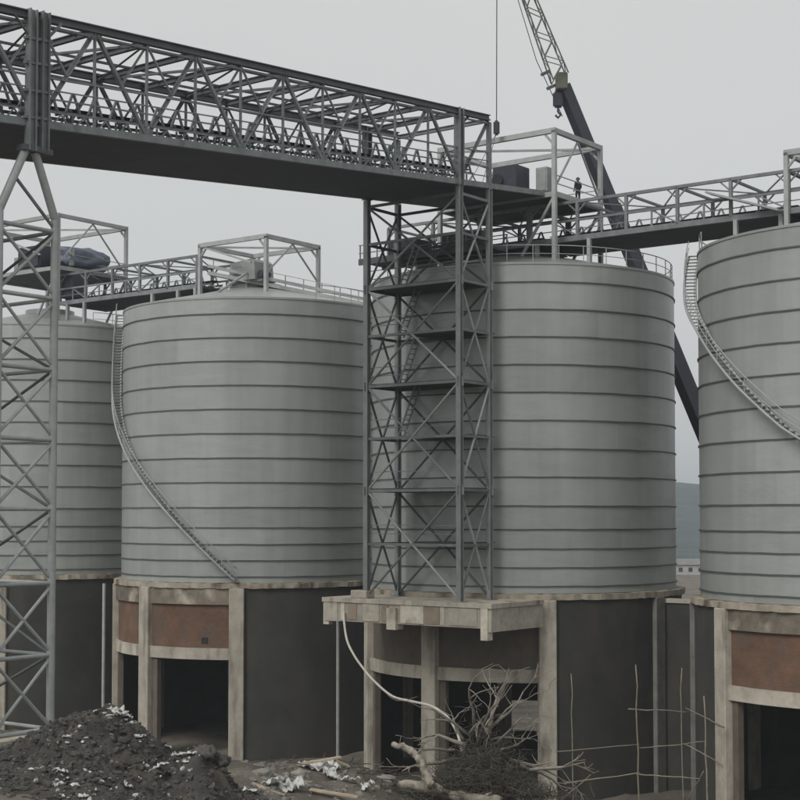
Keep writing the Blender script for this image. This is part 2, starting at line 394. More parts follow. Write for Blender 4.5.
# ------------------------------------------------------------------ concrete bases under the silos
ZS0 = ZB-.40                                         # slab underside
RB = 10.95
def base(i, cols, bays, label):
    c = CS[i]
    b = thing('concrete_plinth', c, label, 'plinth', 'round concrete bases under the silos')
    T = Matrix.Translation(c)
    slab = link('top_slab', arc_mesh('top_slab', .02, RS+.55, 0, 2*math.pi, ZS0, ZB-.02, 'slab_edge', 216, False, True), T, b)
    for v in slab.data.vertices:
        rr = math.hypot(v.co.x, v.co.y)
        if rr > 5:
            q = Vector((v.co.x*1.3, v.co.y*1.3, i*9.0)); k = 1+(.09*noise.noise(q)+.05*noise.noise(q*3.1))/rr*1.6
            v.co.x *= k; v.co.y *= k; v.co.z += .05*noise.noise(q*1.7)+(.03 if v.co.z > ZS0+.1 else 0)*noise.noise(q*4)
    for p in cols:
        a = ang(i, p); d = Vector((math.cos(a), math.sin(a), 0))
        block('column', c+d*(RB-.05)+Vector((0, 0, ZS0/2-.2)), .9, 1.12, ZS0+.4-.01, 'concrete_dirt_shade' if p in (53, -86, 62) else 'concrete', b, d, .05)  # dim columns get the darker copy: dirt plus painted shade
    for p0, p1, kind in bays:
        a0, a1 = ang(i, p0), ang(i, p0)+R_(p1-p0)
        n = max(4, int((p1-p0)/3))
        def arc(nm, r0, r1, z0, z1, m): return link(nm, arc_mesh(nm, r0, r1, a0, a1, z0, z1, m, n), T, b)
        if kind == 'wall':
            arc('wall_panel', RB-.35, RB+.12, -.5, ZS0-.01, 'render_wall')
        else:
            arc('header_beam', RB-.35, RB+.16, CAMZ-6.55, ZS0-.01, 'concrete_dirty')
            arc('infill_panel', RB-.30, RB-.06, CAMZ-9.75, CAMZ-6.56, 'brick' if kind == 'brick' else 'infill_grey')
            arc('ring_beam', RB-.35, RB+.16, CAMZ-10.6, CAMZ-9.76, 'concrete')
            if kind == 'open':
                arc('sill_wall', RB-.35, RB+.1, -.5, 1.35, 'render_wall'); arc('lintel', RB-.35, RB+.1, 3.7, CAMZ-10.61, 'render_wall')
            if kind in ('brick', 'grey'):            # door post beside the column
                pa = p0+ (4.6 if kind == 'brick' else 4.4)
                a = ang(i, pa); d = Vector((math.cos(a), math.sin(a), 0))
                block('door_jamb', c+d*(RB-.25)+Vector((0, 0, (CAMZ-10.62)/2-.2)), .45, .5, CAMZ-10.62+.4, 'infill_grey', b, d, .03)
    return b
def full(cols, special):
    cols = sorted(cols); out = []
    for k in range(len(cols)):
        p0 = cols[k]; p1 = cols[(k+1) % len(cols)]+(360 if k == len(cols)-1 else 0)
        out.append((p0, p1, special.get(p0, 'wall')))
    return out
c1 = [-100, -60, -20, 62, 100, 140, 180, 220]
base(0, c1, full(c1, {}), 'dark round concrete base at far left under the silo behind the pipe tower')
c2 = [-87, -48, -7, 75, 115, 150, 190, 230]
b2 = base(1, c2, full(c2, {-87: 'brick', -48: 'brick'}), 'round concrete base with two red brick infill panels above door openings')
c3 = [-74, -33, 8, 53, 100, 140, 170, 188, 235]
base(2, c3, full(c3, {-74: 'grey', -33: 'grey', 170: 'open'}), 'round concrete base behind the tree branches with brown infill and platform above')
c4 = [-86, -52, -12, 28, 70, 110, 150, 190, 230]
base(3, c4, full(c4, {-52: 'brick', -12: 'brick'}), 'round concrete base at the right edge with one red brick panel in view')
# small black box and vent on the walls
block('vent_hole', polar(1, -20, RB-.055, CAMZ-9.2), .06, .5, .45, 'rubber', b2, polar(1, -20, 1)-CS[1], .01)
# wall that closes the gap between the third and fourth base, bridged by a slab
lk = thing('link_wall', P(2, 12.8, 0), 'dark rendered wall closing the gap between the middle and right silo bases', 'wall')
bar('wall_panel', P(2, 10.9, 0, ZS0/2-.3), P(2, 14.7, 0, ZS0/2-.3), .3, ZS0-.2, 'render_wall', lk)
bar('coping', P(2, 10.9, 0, ZS0-.25), P(2, 14.7, 0, ZS0-.25), .5, .28, 'concrete', lk)
lk = thing('link_wall', P(0, 12.8, 0), 'dark rendered wall closing the gap between the two left silo bases', 'wall')
bar('wall_panel', P(0, 10.9, 0, ZS0/2-.3), P(0, 14.7, 0, ZS0/2-.3), .3, ZS0-.2, 'render_wall', lk)
bar('coping', P(0, 10.9, 0, ZS0-.25), P(0, 14.7, 0, ZS0-.25), .5, .28, 'concrete', lk)

# ------------------------------------------------------------------ concrete platform that carries the tower
ZP = CAMZ-5.28
u0, u1, w0, w1 = -5.75, 7.5, -15.3, -9.3
pf = thing('tower_platform', P(2, .9, -12.5, 0), 'pale concrete ledge with patchy formwork marks under the lattice tower', 'platform')
bar('deck_slab', P(2, u0, (w0+w1)/2, ZP-.14), P(2, u1, (w0+w1)/2, ZP-.14), w1-w0, .28, 'concrete', pf)
bar('edge_beam', P(2, u0+.12, w0+.35, ZP-.90), P(2, u1-.5, w0+.35, ZP-.90), .5, 1.2, 'concrete', pf)
bar('edge_beam', P(2, u1-.35, w0+.12, ZP-1.0), P(2, u1-.35, w1, ZP-1.0), .5, 1.4, 'concrete_board', pf)
bar('edge_beam', P(2, u0+.4, w0+.65, ZP-.90), P(2, u0+.4, w1, ZP-.90), .5, 1.2, 'concrete', pf)
for ua, ub, m, h in ((-5.6, -4.5, 'concrete', 1.3), (-4.2, -3.9, 'concrete_board', 1.1), (-3.6, -2.9, 'concrete_brown', 1.0), (-2.4, -1.1, 'concrete_board', 1.1), (-.9, -.3, 'concrete_brown', 1.0),
                     (.6, 2.4, 'concrete_board', 1.1), (2.5, 3.6, 'concrete_brown', 1.05), (3.7, 4.0, 'concrete_board', 1.1), (4.3, 6.4, 'concrete', 1.05)):
    bar('formwork_board', P(2, ua, w0+.075, ZP-.86), P(2, ub, w0+.075, ZP-.86), .045, h, m, pf)
bar('corner_block', P(2, u1-.55, w0+.28, ZP-.29), P(2, u1-.55, w0+.28, ZP-2.2), .55, .5, 'concrete_board', pf, up=U)
bar('corner_block', P(2, u0+.25, w0+.35, ZP-.29), P(2, u0+.25, w0+.35, ZP-1.75), .45, .45, 'concrete_board', pf, up=U)
bar('corbel', P(2, -.0, w0+.30, ZP-.5), P(2, -.0, w0+.30, ZP-1.85), .85, .7, 'concrete_board', pf, up=U)
for uu in (-4.0, 2.2, 6.9): bar('ledger_joist', P(2, uu, w0+.7, ZP-.55), P(2, uu, w1, ZP-.55), .35, .5, 'concrete', pf)
block('plinth_block', P(2, -3.0, -14.5, ZP+.25), 1.3, .9, .5, 'concrete', pf, U, .04)

# ------------------------------------------------------------------ inclined conveyor gallery
UN, UF = 4.72, -2.58                                 # near and far truss planes
zA = at(30, 122, P(2, UN, -47.8).y).z; zB = at(460, 181, P(2, UN, -14.6).y).z
tA = at(30, 17, P(2, UN, -47.8).y).z; tB = at(460, 112, P(2, UN, -14.6).y).z
def deck_z(w): return zA+(zB-zA)*(w+47.8)/33.2
def top_z(w): return tA+(tB-tA)*(w+47.8)/33.2
def G(u, w, h): return P(2, u, w, deck_z(w)+h)
def GT(u, w, h=0): return P(2, u, w, top_z(w)+h)
gal = thing('conveyor_gallery', P(2, 1, -47.6, deck_z(-47.6)), 'long inclined open steel gallery climbing across the upper left', 'gallery')
STEP = 3.3; nodes = [-47.6+STEP*k for k in range(-4, 12)]
WL, WR = nodes[0], -11.28
for k in range(len(nodes)-1):                        # floor plates bay by bay
    wa, wb = nodes[k], nodes[k+1]
    bar('floor_plate', G(1.07, wa+.01, -.16), G(1.07, wb-.01, -.16), UN-UF-.1, .08, 'plate', gal)
bar('floor_plate', G(1.07, WR+.02, -.16), G(1.07, -4.75, -.16), UN-UF-.1, .08, 'plate', gal)
for u in (UN, UF):
    bar('bottom_chord', G(u, WL, -.05), G(u, -4.8, -.05), .22, .34, 'steel', gal, 'channel')
    bar('top_chord', GT(u, WL, .04), GT(u, WR, .04), .32, .36, 'steel_dark', gal, 'beam')
    bar('top_rail', GT(u, WL, -.32), GT(u, WR, -.32), .12, .10, 'steel', gal)
    for h, s in ((1.15, .07), (1.55, .06), (2.1, .09), (.55, .06)):
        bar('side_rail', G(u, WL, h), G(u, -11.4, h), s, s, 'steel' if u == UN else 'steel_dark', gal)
for k, w in enumerate(nodes):
    odd = (k-4) % 2 != 0
    for u in (UN, UF):
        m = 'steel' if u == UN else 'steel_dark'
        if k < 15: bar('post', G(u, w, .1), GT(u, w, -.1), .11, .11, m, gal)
        if odd:
            for dk in (-1, 1):
                if 0 <= k+dk < len(nodes):
                    bar('diagonal', GT(u, w+.12*dk, -.2), G(u, nodes[k+dk]-.1*dk, .15), .17, .17, m, gal, 'angle')
        elif 0 < k < 14:                             # light sub-struts to the middle of the diagonals
            for dk in (-1, 1):
                a = GT(u, nodes[k+dk]-.12*dk, -.2); b = G(u, w+.1*dk, .15)
                bar('sub_strut', GT(u, w, -.15), a.lerp(b, .5), .09, .09, m, gal, 'angle')
    if k < 15:
        bar('roof_beam', GT(UN, w, -.05), GT(UF, w, -.05), .22, .3, 'steel_dark', gal, 'beam')
        bar('floor_beam', G(UN-.1, w, -.02), G(UF+.1, w, -.02), .14, .18, 'plate', gal)
    if k < len(nodes)-1 and k < 14:
        wb = nodes[k+1]
        if k % 2 == 0: bar('roof_brace', GT(UN-.2, w, -.1), GT(UF+.2, wb, -.1), .12, .12, 'steel_dark', gal, 'angle')
        else: bar('roof_brace', GT(UF+.2, w, -.1), GT(UN-.2, wb, -.1), .12, .12, 'steel_dark', gal, 'angle')
for k, w in enumerate(nodes[:15]):
    for u in (UN, UF):
        odd = (k-4) % 2 != 0
        c = GT(u, w, -.3) if odd else G(u, w, .28)
        bar('gusset', c-W*.42, c+W*.42, .03, .36, 'steel', gal)
for u in (UF+1.3, UF+2.6, UN-1.3):
    bar('purlin', GT(u, WL, .06), GT(u, -14.6, .06), .1, .12, 'steel_dark', gal)
# double posts over the pipe tower
for u in (UN+.16, UF-.16):
    for dw in (-.36, .36):
        bar('trestle_post', G(u, -47.75+dw, -1.35), GT(u, -47.75+dw, .25), .36, .42, 'steel', gal, 'beam')
    for h in (.15, 1.35, 2.6, 3.7): bar('batten', G(u, -48.5, h), G(u, -47.0, h), .2, .12, 'steel', gal)
    for s in (-1, 1): bar('knee_brace', GT(u, -47.75+s*.5, -.9), GT(u, -47.75+s*1.3, -.1), .14, .14, 'steel', gal, 'angle')
# end posts on the lattice tower
bar('end_post', G(UN, -14.6, -.3), GT(UN, -14.6, .25), .5, .46, 'steel', gal, 'beam')
bar('end_post', G(UF, -14.6, -.3), GT(UF, -14.6, .1), .5, .46, 'steel_dark', gal, 'beam')
bar('end_post', G(UN, WR, -.3), GT(UN, WR, -.25), .26, .26, 'steel', gal)
bar('end_post', G(UF, WR, -.3), GT(UF, WR, -.3), .26, .26, 'steel', gal)
bar('roof_beam', GT(UN, WR, -.1), GT(UF, WR, -.1), .22, .26, 'steel', gal, 'beam')
for s in (1, -1): bar('knee_brace', GT(UN, -14.6+.2, -.75), GT(UN, -14.6+1.0, -.15), .12, .12, 'steel', gal)
bar('floor_stop', G(UN-.1, -4.78, -.05), G(UF, -4.78, -.05), .2, .34, 'steel', gal, 'channel')
# belt conveyors running inside
def conveyor(u, w_a, w_b, label, h0=.85, fn=G, pitch=1.35, i=2):
    cv = thing('belt_conveyor', fn(u, w_a, 0), label, 'conveyor', 'belt conveyors')
    for s in (-.62, .62):
        bar('stringer', fn(u+s, w_a, h0), fn(u+s, w_b, h0), .09, .13, 'steel', cv, 'channel')
    bar('belt', fn(u, w_a, h0+.28), fn(u, w_b, h0+.28), .95, .03, 'rubber', cv)
    bar('foot_rail', fn(u+.62, w_a, .1), fn(u+.62, w_b, .1), .08, .08, 'galv', cv)
    w = w_a+.4; k = 0
    while w < w_b-.4:
        for s in (-.62, .62):
            bar('leg', fn(u+s, w, .02), fn(u+s, w, h0-.1), .08, .08, 'steel', cv)
            bar('lattice', fn(u+s, w, .05), fn(u+s, w+pitch*.5, h0-.1), .06, .06, 'galv', cv)
            bar('lattice', fn(u+s, w+pitch, .05), fn(u+s, w+pitch*.5, h0-.1), .06, .06, 'galv', cv)
        s = .66
        bar('hoop_bracket', fn(u+s, w-.42, h0+.05), fn(u+s, w-.03, h0+.95), .10, .10, 'steel', cv)
        bar('hoop_bracket', fn(u+s, w+.42, h0+.05), fn(u+s, w+.03, h0+.95), .10, .10, 'steel', cv)
        bar('idler', fn(u-.55, w, h0+.18), fn(u+.55, w, h0+.18), .14, .14, 'steel_dark', cv, 'tube')
        w += pitch; k += 1
    return cv
conveyor(3.1, -60, -11.6, 'belt conveyor on the near side of the inclined gallery floor')
conveyor(-.6, -60, -8.0, 'belt conveyor on the far side of the inclined gallery floor')

# ------------------------------------------------------------------ trestle of pipes under the gallery at the left
def xpanel(t, A0, A1, B0, B1, s, m1, m2, shape='tube'):
    bar('diagonal', A0, B1, s, s, m1, t, shape); bar('diagonal', A1, B0, s, s, m2, t, shape)
T1W = (-49.65, -46.55)
foot = ground_z(P(2, UN, -46.6).x, P(2, UN, -46.6).y, False)
tw = thing('pipe_tower', P(2, 1, -48, foot), 'tall X braced steel pipe tower at the left edge under the gallery', 'tower')
lv = [zat(y, P(2, UN, -46.6).y) for y in (729, 655, 583, 509, 440, 370, 299, 232)]
ztop = G(UN, -48, -1.25).z
for u in (UN, UF):
    for w, dw in ((T1W[0], 1), (T1W[1], -1)):
        bar('leg', P(2, u, w, foot-.1), P(2, u, w, lv[-1]+.75), .38, .38, 'galv', tw, 'tube')
        bar('raker', P(2, u, w, lv[-1]+.55), P(2, u, -48.0-.28*dw, ztop-.1), .38, .38, 'galv', tw, 'tube')
    bar('diagonal', P(2, u, T1W[0]+.75, lv[-1]+2.2), P(2, u, T1W[1], lv[-1]+.1), .16, .16, 'steel', tw, 'tube')
    bar('head_plate', P(2, u, -48.55, ztop), P(2, u, -46.95, ztop), .6, .26, 'steel_dark', tw)
    block('footing', P(2, u, -48.1, foot-.1), 4.6, 1.6, .9, 'concrete', tw, W, .05)
    for k, z in enumerate(lv):
        bar('strut', P(2, u, T1W[0], z), P(2, u, T1W[1], z), .2, .2, 'galv', tw, 'tube')
        if k: xpanel(tw, P(2, u, T1W[0], lv[k-1]+.12), P(2, u, T1W[0], z-.12), P(2, u, T1W[1], lv[k-1]+.12), P(2, u, T1W[1], z-.12), .16, 'galv', 'galv' if u == UN else 'steel')
for k, z in enumerate(lv):
    for w in T1W:
        bar('strut', P(2, UN, w, z), P(2, UF, w, z), .18, .18, 'steel' if k % 2 else 'galv', tw, 'tube')
        if k and k % 2 == 0: bar('diagonal', P(2, UN, w, lv[k-1]), P(2, UF, w, z), .14, .14, 'steel_dark', tw, 'tube')
        if k and k % 2: bar('diagonal', P(2, UF, w, lv[k-1]), P(2, UN, w, z), .14, .14, 'steel_dark', tw, 'tube')

# ------------------------------------------------------------------ lattice tower in front of the middle silo
tt = thing('lattice_tower', P(2, 1, -13, ZP), 'four legged lattice tower with landings in front of the middle silo', 'tower')
T2 = [(UN, -14.6), (UN, WR), (UF, WR), (UF, -14.6)]
yF = P(2, UF, -14.6).y
lv2 = [ZP+.12]+[zat(y, yF) for y in (544, 491, 439, 387, 337, 290, 245)]
lv2.append(G(UF, -14.6, -.75).z)
for u, w in T2:
    m = 'galv_mid'
    bar('leg', P(2, u, w, ZP), P(2, u, w, G(u, w, -.32).z), .34 if w < -14 else .3, .36, m, tt, 'beam')
    block('base_plate', P(2, u, w, ZP+.03), .7, .7, .06, 'steel', tt, U, 0)
for k, z in enumerate(lv2):
    for q in range(4):
        (ua, wa), (ub, wb) = T2[q], T2[(q+1) % 4]
        if k: bar('strut', P(2, ua, wa, z), P(2, ub, wb, z), .14, .17, 'steel' if q in (0, 3) else 'steel_dark', tt, 'channel')
        if k and k % 2 == 0:
            z0 = lv2[k-2]
            A0, A1, B0, B1 = P(2, ua, wa, z0), P(2, ua, wa, z), P(2, ub, wb, z0), P(2, ub, wb, z)
            ma, mb = ('galv', 'steel') if q in (0, 3) else ('steel_dark', 'steel_dark')
            if k % 4: ma, mb = mb, ma
            xpanel(tt, A0, A1, B0, B1, .15, ma, mb, 'tube')
for k in range(1, len(lv2)):
    for u, w in T2:
        if k % 2 == 0 and k < 8:
            bar('gusset', P(2, u, w, lv2[k]-.3), P(2, u, w, lv2[k]+.3), .62, .03, 'galv_mid', tt, up=W)
            bar('gusset', P(2, u, w, lv2[k]-.28), P(2, u, w, lv2[k]+.28), .03, .6, 'galv_mid', tt, up=W)
for k in range(1, 7):                                # landings between the tower and the shell
    z = lv2[k]+.12; full_ = k % 2 == 0
    ua = UF if full_ else UF+2.2
    bar('landing', P(2, ua, (-14.5-11.35)/2 if full_ else -12.3, z), P(2, UN-.1, (-14.5-11.35)/2 if full_ else -12.3, z), 3.1 if full_ else 1.8, .07, 'plate', tt)
    bar('landing', P(2, ua+.4, -10.85, z-.01), P(2, UN-.2, -10.85, z-.01), .95, .06, 'plate', tt)
    for h in (.55, 1.1): bar('landing_rail', P(2, UF, -14.45, z+h), P(2, UN, -14.45, z+h), .045, .045, 'steel', tt)
for k in range(4, 8):                                # ladder flights inside
    a = P(2, UF+1.0, -12.3, lv2[k-1]+.1); b = P(2, UF+2.4, -12.3, lv2[k]+.1)
    for dw in (-.3, .3): bar('ladder_rail', a+W*dw, b+W*dw, .06, .1, 'steel', tt)
    for q in range(10): c = a.lerp(b, (q+.5)/10); bar('rung', c-W*.3, c+W*.3, .05, .05, 'steel', tt)
# roof access bridge from the tower to the silo roof
br = thing('access_bridge', P(2, -2, -10, lv2[6]), 'dark plated bridge from the lattice tower onto the middle silo roof', 'bridge')
zb_ = ZR+1.0
bar('floor_plate', P(2, -6.2, -9.6, zb_), P(2, 4.2, -9.6, zb_), 2.6, .12, 'plate', br)
for ww in (-10.9, -8.3):
    bar('side_beam', P(2, -6.2, ww, zb_-.05), P(2, 4.2, ww, zb_-.05), .14, .42, 'steel_dark', br, 'channel')
    for h in (.55, 1.1): bar('rail', P(2, -6.2, ww, zb_+h), P(2, 4.2, ww, zb_+h), .06, .06, 'steel', br)
    for q in range(8): bar('rail_post', P(2, -6.1+q*1.46, ww, zb_), P(2, -6.1+q*1.46, ww, zb_+1.12), .07, .07, 'steel', br)
block('chute_box', P(2, -3.0, -9.4, zb_+.65), 2.6, 1.6, 1.1, 'machine_dark', br, U, .06)
block('chute_box', P(2, 1.6, -9.2, zb_+.7), 3.2, 1.4, 1.2, 'machine_dark', br, U, .06)

# ------------------------------------------------------------------ galleries along the silo roofs
ZD = CAMZ+18.75; WN, WF = -3.4, 1.8
def roof_gallery(i, ua, ub, label, hw=2.4, legs=()):
    g = thing('roof_gallery', P(i, ua, -.8, ZD), label, 'gallery', 'level galleries along the silo roofs')
    n = max(1, round((ub-ua)/3.7)); st = (ub-ua)/n
    for k in range(n): bar('floor_plate', P(i, ua+k*st+.01, -.8, ZD-.2), P(i, ua+(k+1)*st-.01, -.8, ZD-.2), WF-WN-.1, .08, 'plate', g)
    for w in (WN, WF):
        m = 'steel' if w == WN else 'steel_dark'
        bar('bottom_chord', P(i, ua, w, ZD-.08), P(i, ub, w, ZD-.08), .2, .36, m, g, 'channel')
        bar('top_chord', P(i, ua, w, ZD+hw), P(i, ub, w, ZD+hw), .2, .2, m, g)
        bar('middle_rail', P(i, ua, w, ZD+1.15), P(i, ub, w, ZD+1.15), .14, .14, m, g)
        bar('toe_rail', P(i, ua, w, ZD+.55), P(i, ub, w, ZD+.55), .06, .06, m, g)
        for k in range(n+1):
            u = ua+k*st; bar('post', P(i, u, w, ZD), P(i, u, w, ZD+hw), .2, .2, m, g)
            for s in (-1, 1):
                if 0 <= k+s <= n: bar('knee_brace', P(i, u, w, ZD+hw-.75), P(i, u+s*.75, w, ZD+hw-.05), .09, .09, m, g)
            if k < n:
                bar('post', P(i, u+st/2, w, ZD), P(i, u+st/2, w, ZD+1.15), .1, .1, m, g)
                if k % 2: bar('diagonal', P(i, u, w, ZD+.1), P(i, u+st/2, w, ZD+1.1), .09, .09, m, g)
                else: bar('diagonal', P(i, u+st, w, ZD+.1), P(i, u+st/2, w, ZD+1.1), .09, .09, m, g)
    for k in range(n+1):
        u = ua+k*st
        bar('roof_beam', P(i, u, WN, ZD+hw), P(i, u, WF, ZD+hw), .14, .16, 'steel', g)
        bar('floor_beam', P(i, u, WN+.1, ZD-.06), P(i, u, WF-.1, ZD-.06), .12, .18, 'plate', g)
        if k < n: bar('roof_brace', P(i, u, WN if k % 2 else WF, ZD+hw-.05), P(i, u+st, WF if k % 2 else WN, ZD+hw-.05), .08, .08, 'steel', g)
    for j, u, w in legs:                             # stub legs and rakers on the roofs
        q = P(j, u, w); r = (q-CS[j]).length; zr = ZR+max(0, ROOF_Z*.9*(RS-r)/(RS-2.2))
        bar('stub_leg', P(j, u, w, zr-.05), P(j, u, w, ZD-.2), .26, .26, 'galv', g)
    cv = conveyor(-.6, ua+.2, ub-.2, 'low belt conveyor inside ' + label, .4, lambda a, b, h: P(i, b, a-.2, ZD+h), 1.5)
    return g
roof_gallery(0, 5.4, 22.2, 'roof gallery spanning from the leftmost silo to its neighbour', legs=[(0, 6.4, WN), (0, 8.6, WN), (1, -8.6, WN), (1, -5.6, WN), (1, -3.6, WN)])
roof_gallery(2, -9.4, 2.7, 'roof gallery stub behind the upper legs of the lattice tower', legs=[(2, -7.0, WN), (2, -2.5, WN)])
roof_gallery(2, 2.9, 21.4, 'roof gallery bridging the sky gap between the two right silos', legs=[(2, 3.4, WN), (2, 7.5, WN), (3, -7.6, WN), (3, -4.6, WN)])
roof_gallery(3, -4.1, 7.0, 'roof gallery over the rightmost silo at the right picture edge', legs=[(3, -1, WN), (3, 4, WN)])

rw = thing('roof_walkway', at(208, 266, 121.3), 'thin sloping roof walkway running down rightwards from the frame on the second silo from left', 'walkway')
wa_, wb_ = at(208, 266, 121.3), at(364, 299, 119.5)
for dz, sz in ((0, .26), (-.55, .3)): bar('beam', wa_+Vector((0, 0, dz)), wb_+Vector((0, 0, dz*.7)), .14, sz, 'galv', rw, 'channel')
bar('floor_plate', wa_+Vector((0, .5, -.62)), wb_+Vector((0, .5, -.45)), .9, .06, 'plate', rw)
for k in range(9):
    c = wa_.lerp(wb_, (k+.3)/8.6)
    bar('rail_post', c+Vector((0, .02, -.6)), c+Vector((0, .02, .55)), .06, .06, 'galv', rw)
bar('rail', wa_+Vector((0, 0, .55)), wb_+Vector((0, 0, .55)), .05, .05, 'galv', rw, 'tube')
bar('raker', at(217, 293, 117.5), at(247, 273, 120.4), .16, .16, 'galv', rw)
for k in (2, 4, 6):
    c = wa_.lerp(wb_, k/8); q = c-CS[1]; q.z = 0; zr = ZR+max(0, ROOF_Z*.9*(RS-q.length)/(RS-2.2))
    if zr < c.z-.4: bar('stub_leg', Vector((c.x, c.y+.3, zr-.05)), Vector((c.x, c.y+.3, c.z-.5)), .14, .14, 'galv', rw)

# transfer houses: open frames
def transfer_house(i, ua, ub, wa, wb, zd, zt, label, deck=True):
    h = thing('transfer_frame', P(i, (ua+ub)/2, (wa+wb)/2, ZR), label, 'frame', 'open steel frames on the silo roofs')
    for u in (ua, ub):
        for w in (wa, wb):
            r = (P(i, u, w)-CS[i]).length; zr = ZR+max(-.0, ROOF_Z*.9*(RS-r)/(RS-2.2))
            bar('post', P(i, u, w, zr-.1), P(i, u, w, zt), .28, .28, 'galv', h)
    for w in (wa, wb): bar('top_beam', P(i, ua, w, zt), P(i, ub, w, zt), .28, .34, 'galv', h, ext=.14)
    for u in (ua, ub): bar('top_beam', P(i, u, wa+.15, zt), P(i, u, wb-.15, zt), .28, .32, 'galv', h)
    bar('roof_brace', P(i, ua, wa, zt-.1), P(i, ub, wb, zt-.1), .14, .14, 'galv', h)
    for u, s in ((ua, 1), (ub, -1)):
        for w in (wa, wb): bar('knee_brace', P(i, u, w, zt-1.0), P(i, u+s*.8, w, zt-.1), .14, .14, 'galv', h)
    bar('side_brace', P(i, ub, wa, zd+.2), P(i, ub, (wa+wb)/2, zt-.2), .11, .11, 'galv', h)
    bar('side_brace', P(i, ub, wb, zd+.2), P(i, ub, (wa+wb)/2, zt-.2), .11, .11, 'galv', h)
    bar('side_brace', P(i, ua+.5, wa, zt-.2), P(i, ua+(ub-ua)*.78, wa, zd+1.2), .15, .15, 'galv', h)
    if deck:
        bar('floor_plate', P(i, ua, (wa+wb)/2, zd-.12), P(i, ub, (wa+wb)/2, zd-.12), wb-wa, .1, 'plate', h)
        for w in (wa, wb): bar('floor_edge', P(i, ua, w, zd-.16), P(i, ub, w, zd-.16), .16, .34, 'galv', h, 'channel', ext=.1)
        for u in (ua, ub): bar('floor_edge', P(i, u, wa, zd-.14), P(i, u, wb, zd-.14), .16, .36, 'galv', h, 'channel')
        for hh in (.6, 1.15):
            bar('guard_rail', P(i, ub, wa, zd+hh), P(i, ub, wb, zd+hh), .06, .06, 'galv', h)
            bar('guard_rail', P(i, ua, wb, zd+hh), P(i, ub, wb, zd+hh), .06, .06, 'galv', h)
        for s in (0, 1):                             # rakers under the floor
            bar('raker', P(i, ub, wa+(wb-wa)*s, zd-.3), P(i, ub-2.6, wa+(wb-wa)*s, ZR+1.3), .16, .16, 'galv', h)
    return h
ZH = deck_z(-4.75)
zt3 = at(555, 130, P(2, 5.53, -4.7).y).z
transfer_house(2, -3.9, 5.53, -4.6, 1.6, ZH, zt3, 'tall open steel frame where the inclined gallery meets the middle silo')
transfer_house(0, -4.2, 6.6, -4.7, 3.2, ZH, at(57, 215, P(0, 6.6, -4.7).y).z, 'open steel frame with covered machine on the leftmost silo roof')
transfer_house(1, -2.8, 4.38, -3.7, 2.6, ZD, at(268, 236, P(1, 4.38, -3.7).y).z, 'open steel frame on the silo with the curling stair', False)
transfer_house(3, -4.1, 3.2, -3.7, 2.6, ZD, at(792, 153, P(3, -4.1, -3.7).y).z, 'open steel frame on the rightmost silo at the picture edge', False)

# ------------------------------------------------------------------ machines on the roofs
def drum_between(name, A, B, d, m, parent): return bar(name, A, B, d, d, m, parent, 'tube')
q = P(2, 2.6, -5.4, ZH)
d = thing('drive_unit', q, 'dark blue boxy conveyor head in the frame on the middle silo', 'machine')
block('hood', q+Vector((0, 0, 1.0)), 1.9, 1.7, 1.7, 'machine_dark', d, U, .04, 1)
bar('bed_frame', q-U*1.2+Vector((0, 0, .1)), q+U*1.2+Vector((0, 0, .1)), 1.5, .18, 'steel', d)
drum_between('head_pulley', q-W*1.0+Vector((0, 0, .9))-U*.5, q+W*1.0+Vector((0, 0, .9))-U*.5, .9, 'rubber', d)
q = P(2, 4.5, -4.2, ZH)
d = thing('control_cabinet', q, 'pale grey cabinet beside the dark conveyor head on the middle silo', 'cabinet')
block('cabinet_body', q+Vector((0, 0, .95)), .9, .8, 1.7, 'machine_grey', d, U, .04)
block('cabinet_door', q-W*.42+Vector((0, 0, .95)), .75, .05, 1.5, 'machine_grey', d, U, .01)
block('cabinet_foot', q+Vector((0, 0, .06)), .8, .7, .1, 'steel_dark', d, U, .01)
q = P(2, .2, -6.3, deck_z(-6.3))
d = thing('slung_motor', q, 'small grey motor frame under the crane slings on the gallery end', 'machine')
block('motor_body', q+Vector((0, 0, .55)), 1.5, .7, .7, 'machine_grey', d, U, .1, 2)
drum_between('motor_end', q+U*.75+Vector((0, 0, .55)), q+U*1.1+Vector((0, 0, .55)), .5, 'steel_dark', d)
bar('skid', q-U*.9+Vector((0, 0, .1)), q+U*1.2+Vector((0, 0, .1)), .7, .16, 'steel', d)
# tarpaulin covered machine on the leftmost silo
def lump(name, c, sx, sy, sz, m, parent, ax=U, amp=.22, seed=0, fr=1.2):
    bm = bmesh.new(); bmesh.ops.create_icosphere(bm, subdivisions=3, radius=1)
    for v in bm.verts:
        p = v.co; k = max(abs(p.x), abs(p.y), abs(p.z)); p2 = p*(1-.45)+p/k*.42
        p2 = p2*(1+amp*noise.noise(Vector((p.x*fr+seed, p.y*fr, p.z*fr)))+amp*.5*noise.noise(Vector((p.x*4+seed, p.y*4, p.z*4))))
        v.co = Vector((p2.x*sx/2, p2.y*sy/2, max(p2.z, -.8)*sz/2))
    me = bpy.data.meshes.new(name); bm.to_mesh(me); bm.free(); me.materials.append(MATS[m])
    me.polygons.foreach_set('use_smooth', [True]*len(me.polygons))
    x = Vector(ax); y = Vector((0, 0, 1)).cross(x)
    M = Matrix(((x.x, y.x, 0, c[0]), (x.y, y.y, 0, c[1]), (0, 0, 1, c[2]), (0, 0, 0, 1)))
    return link(name, me, M, parent)
q = P(0, 5.2, -1.0, ZH)
d = thing('covered_drive', q, 'machine under a blue grey tarpaulin on the leftmost silo frame', 'machine')
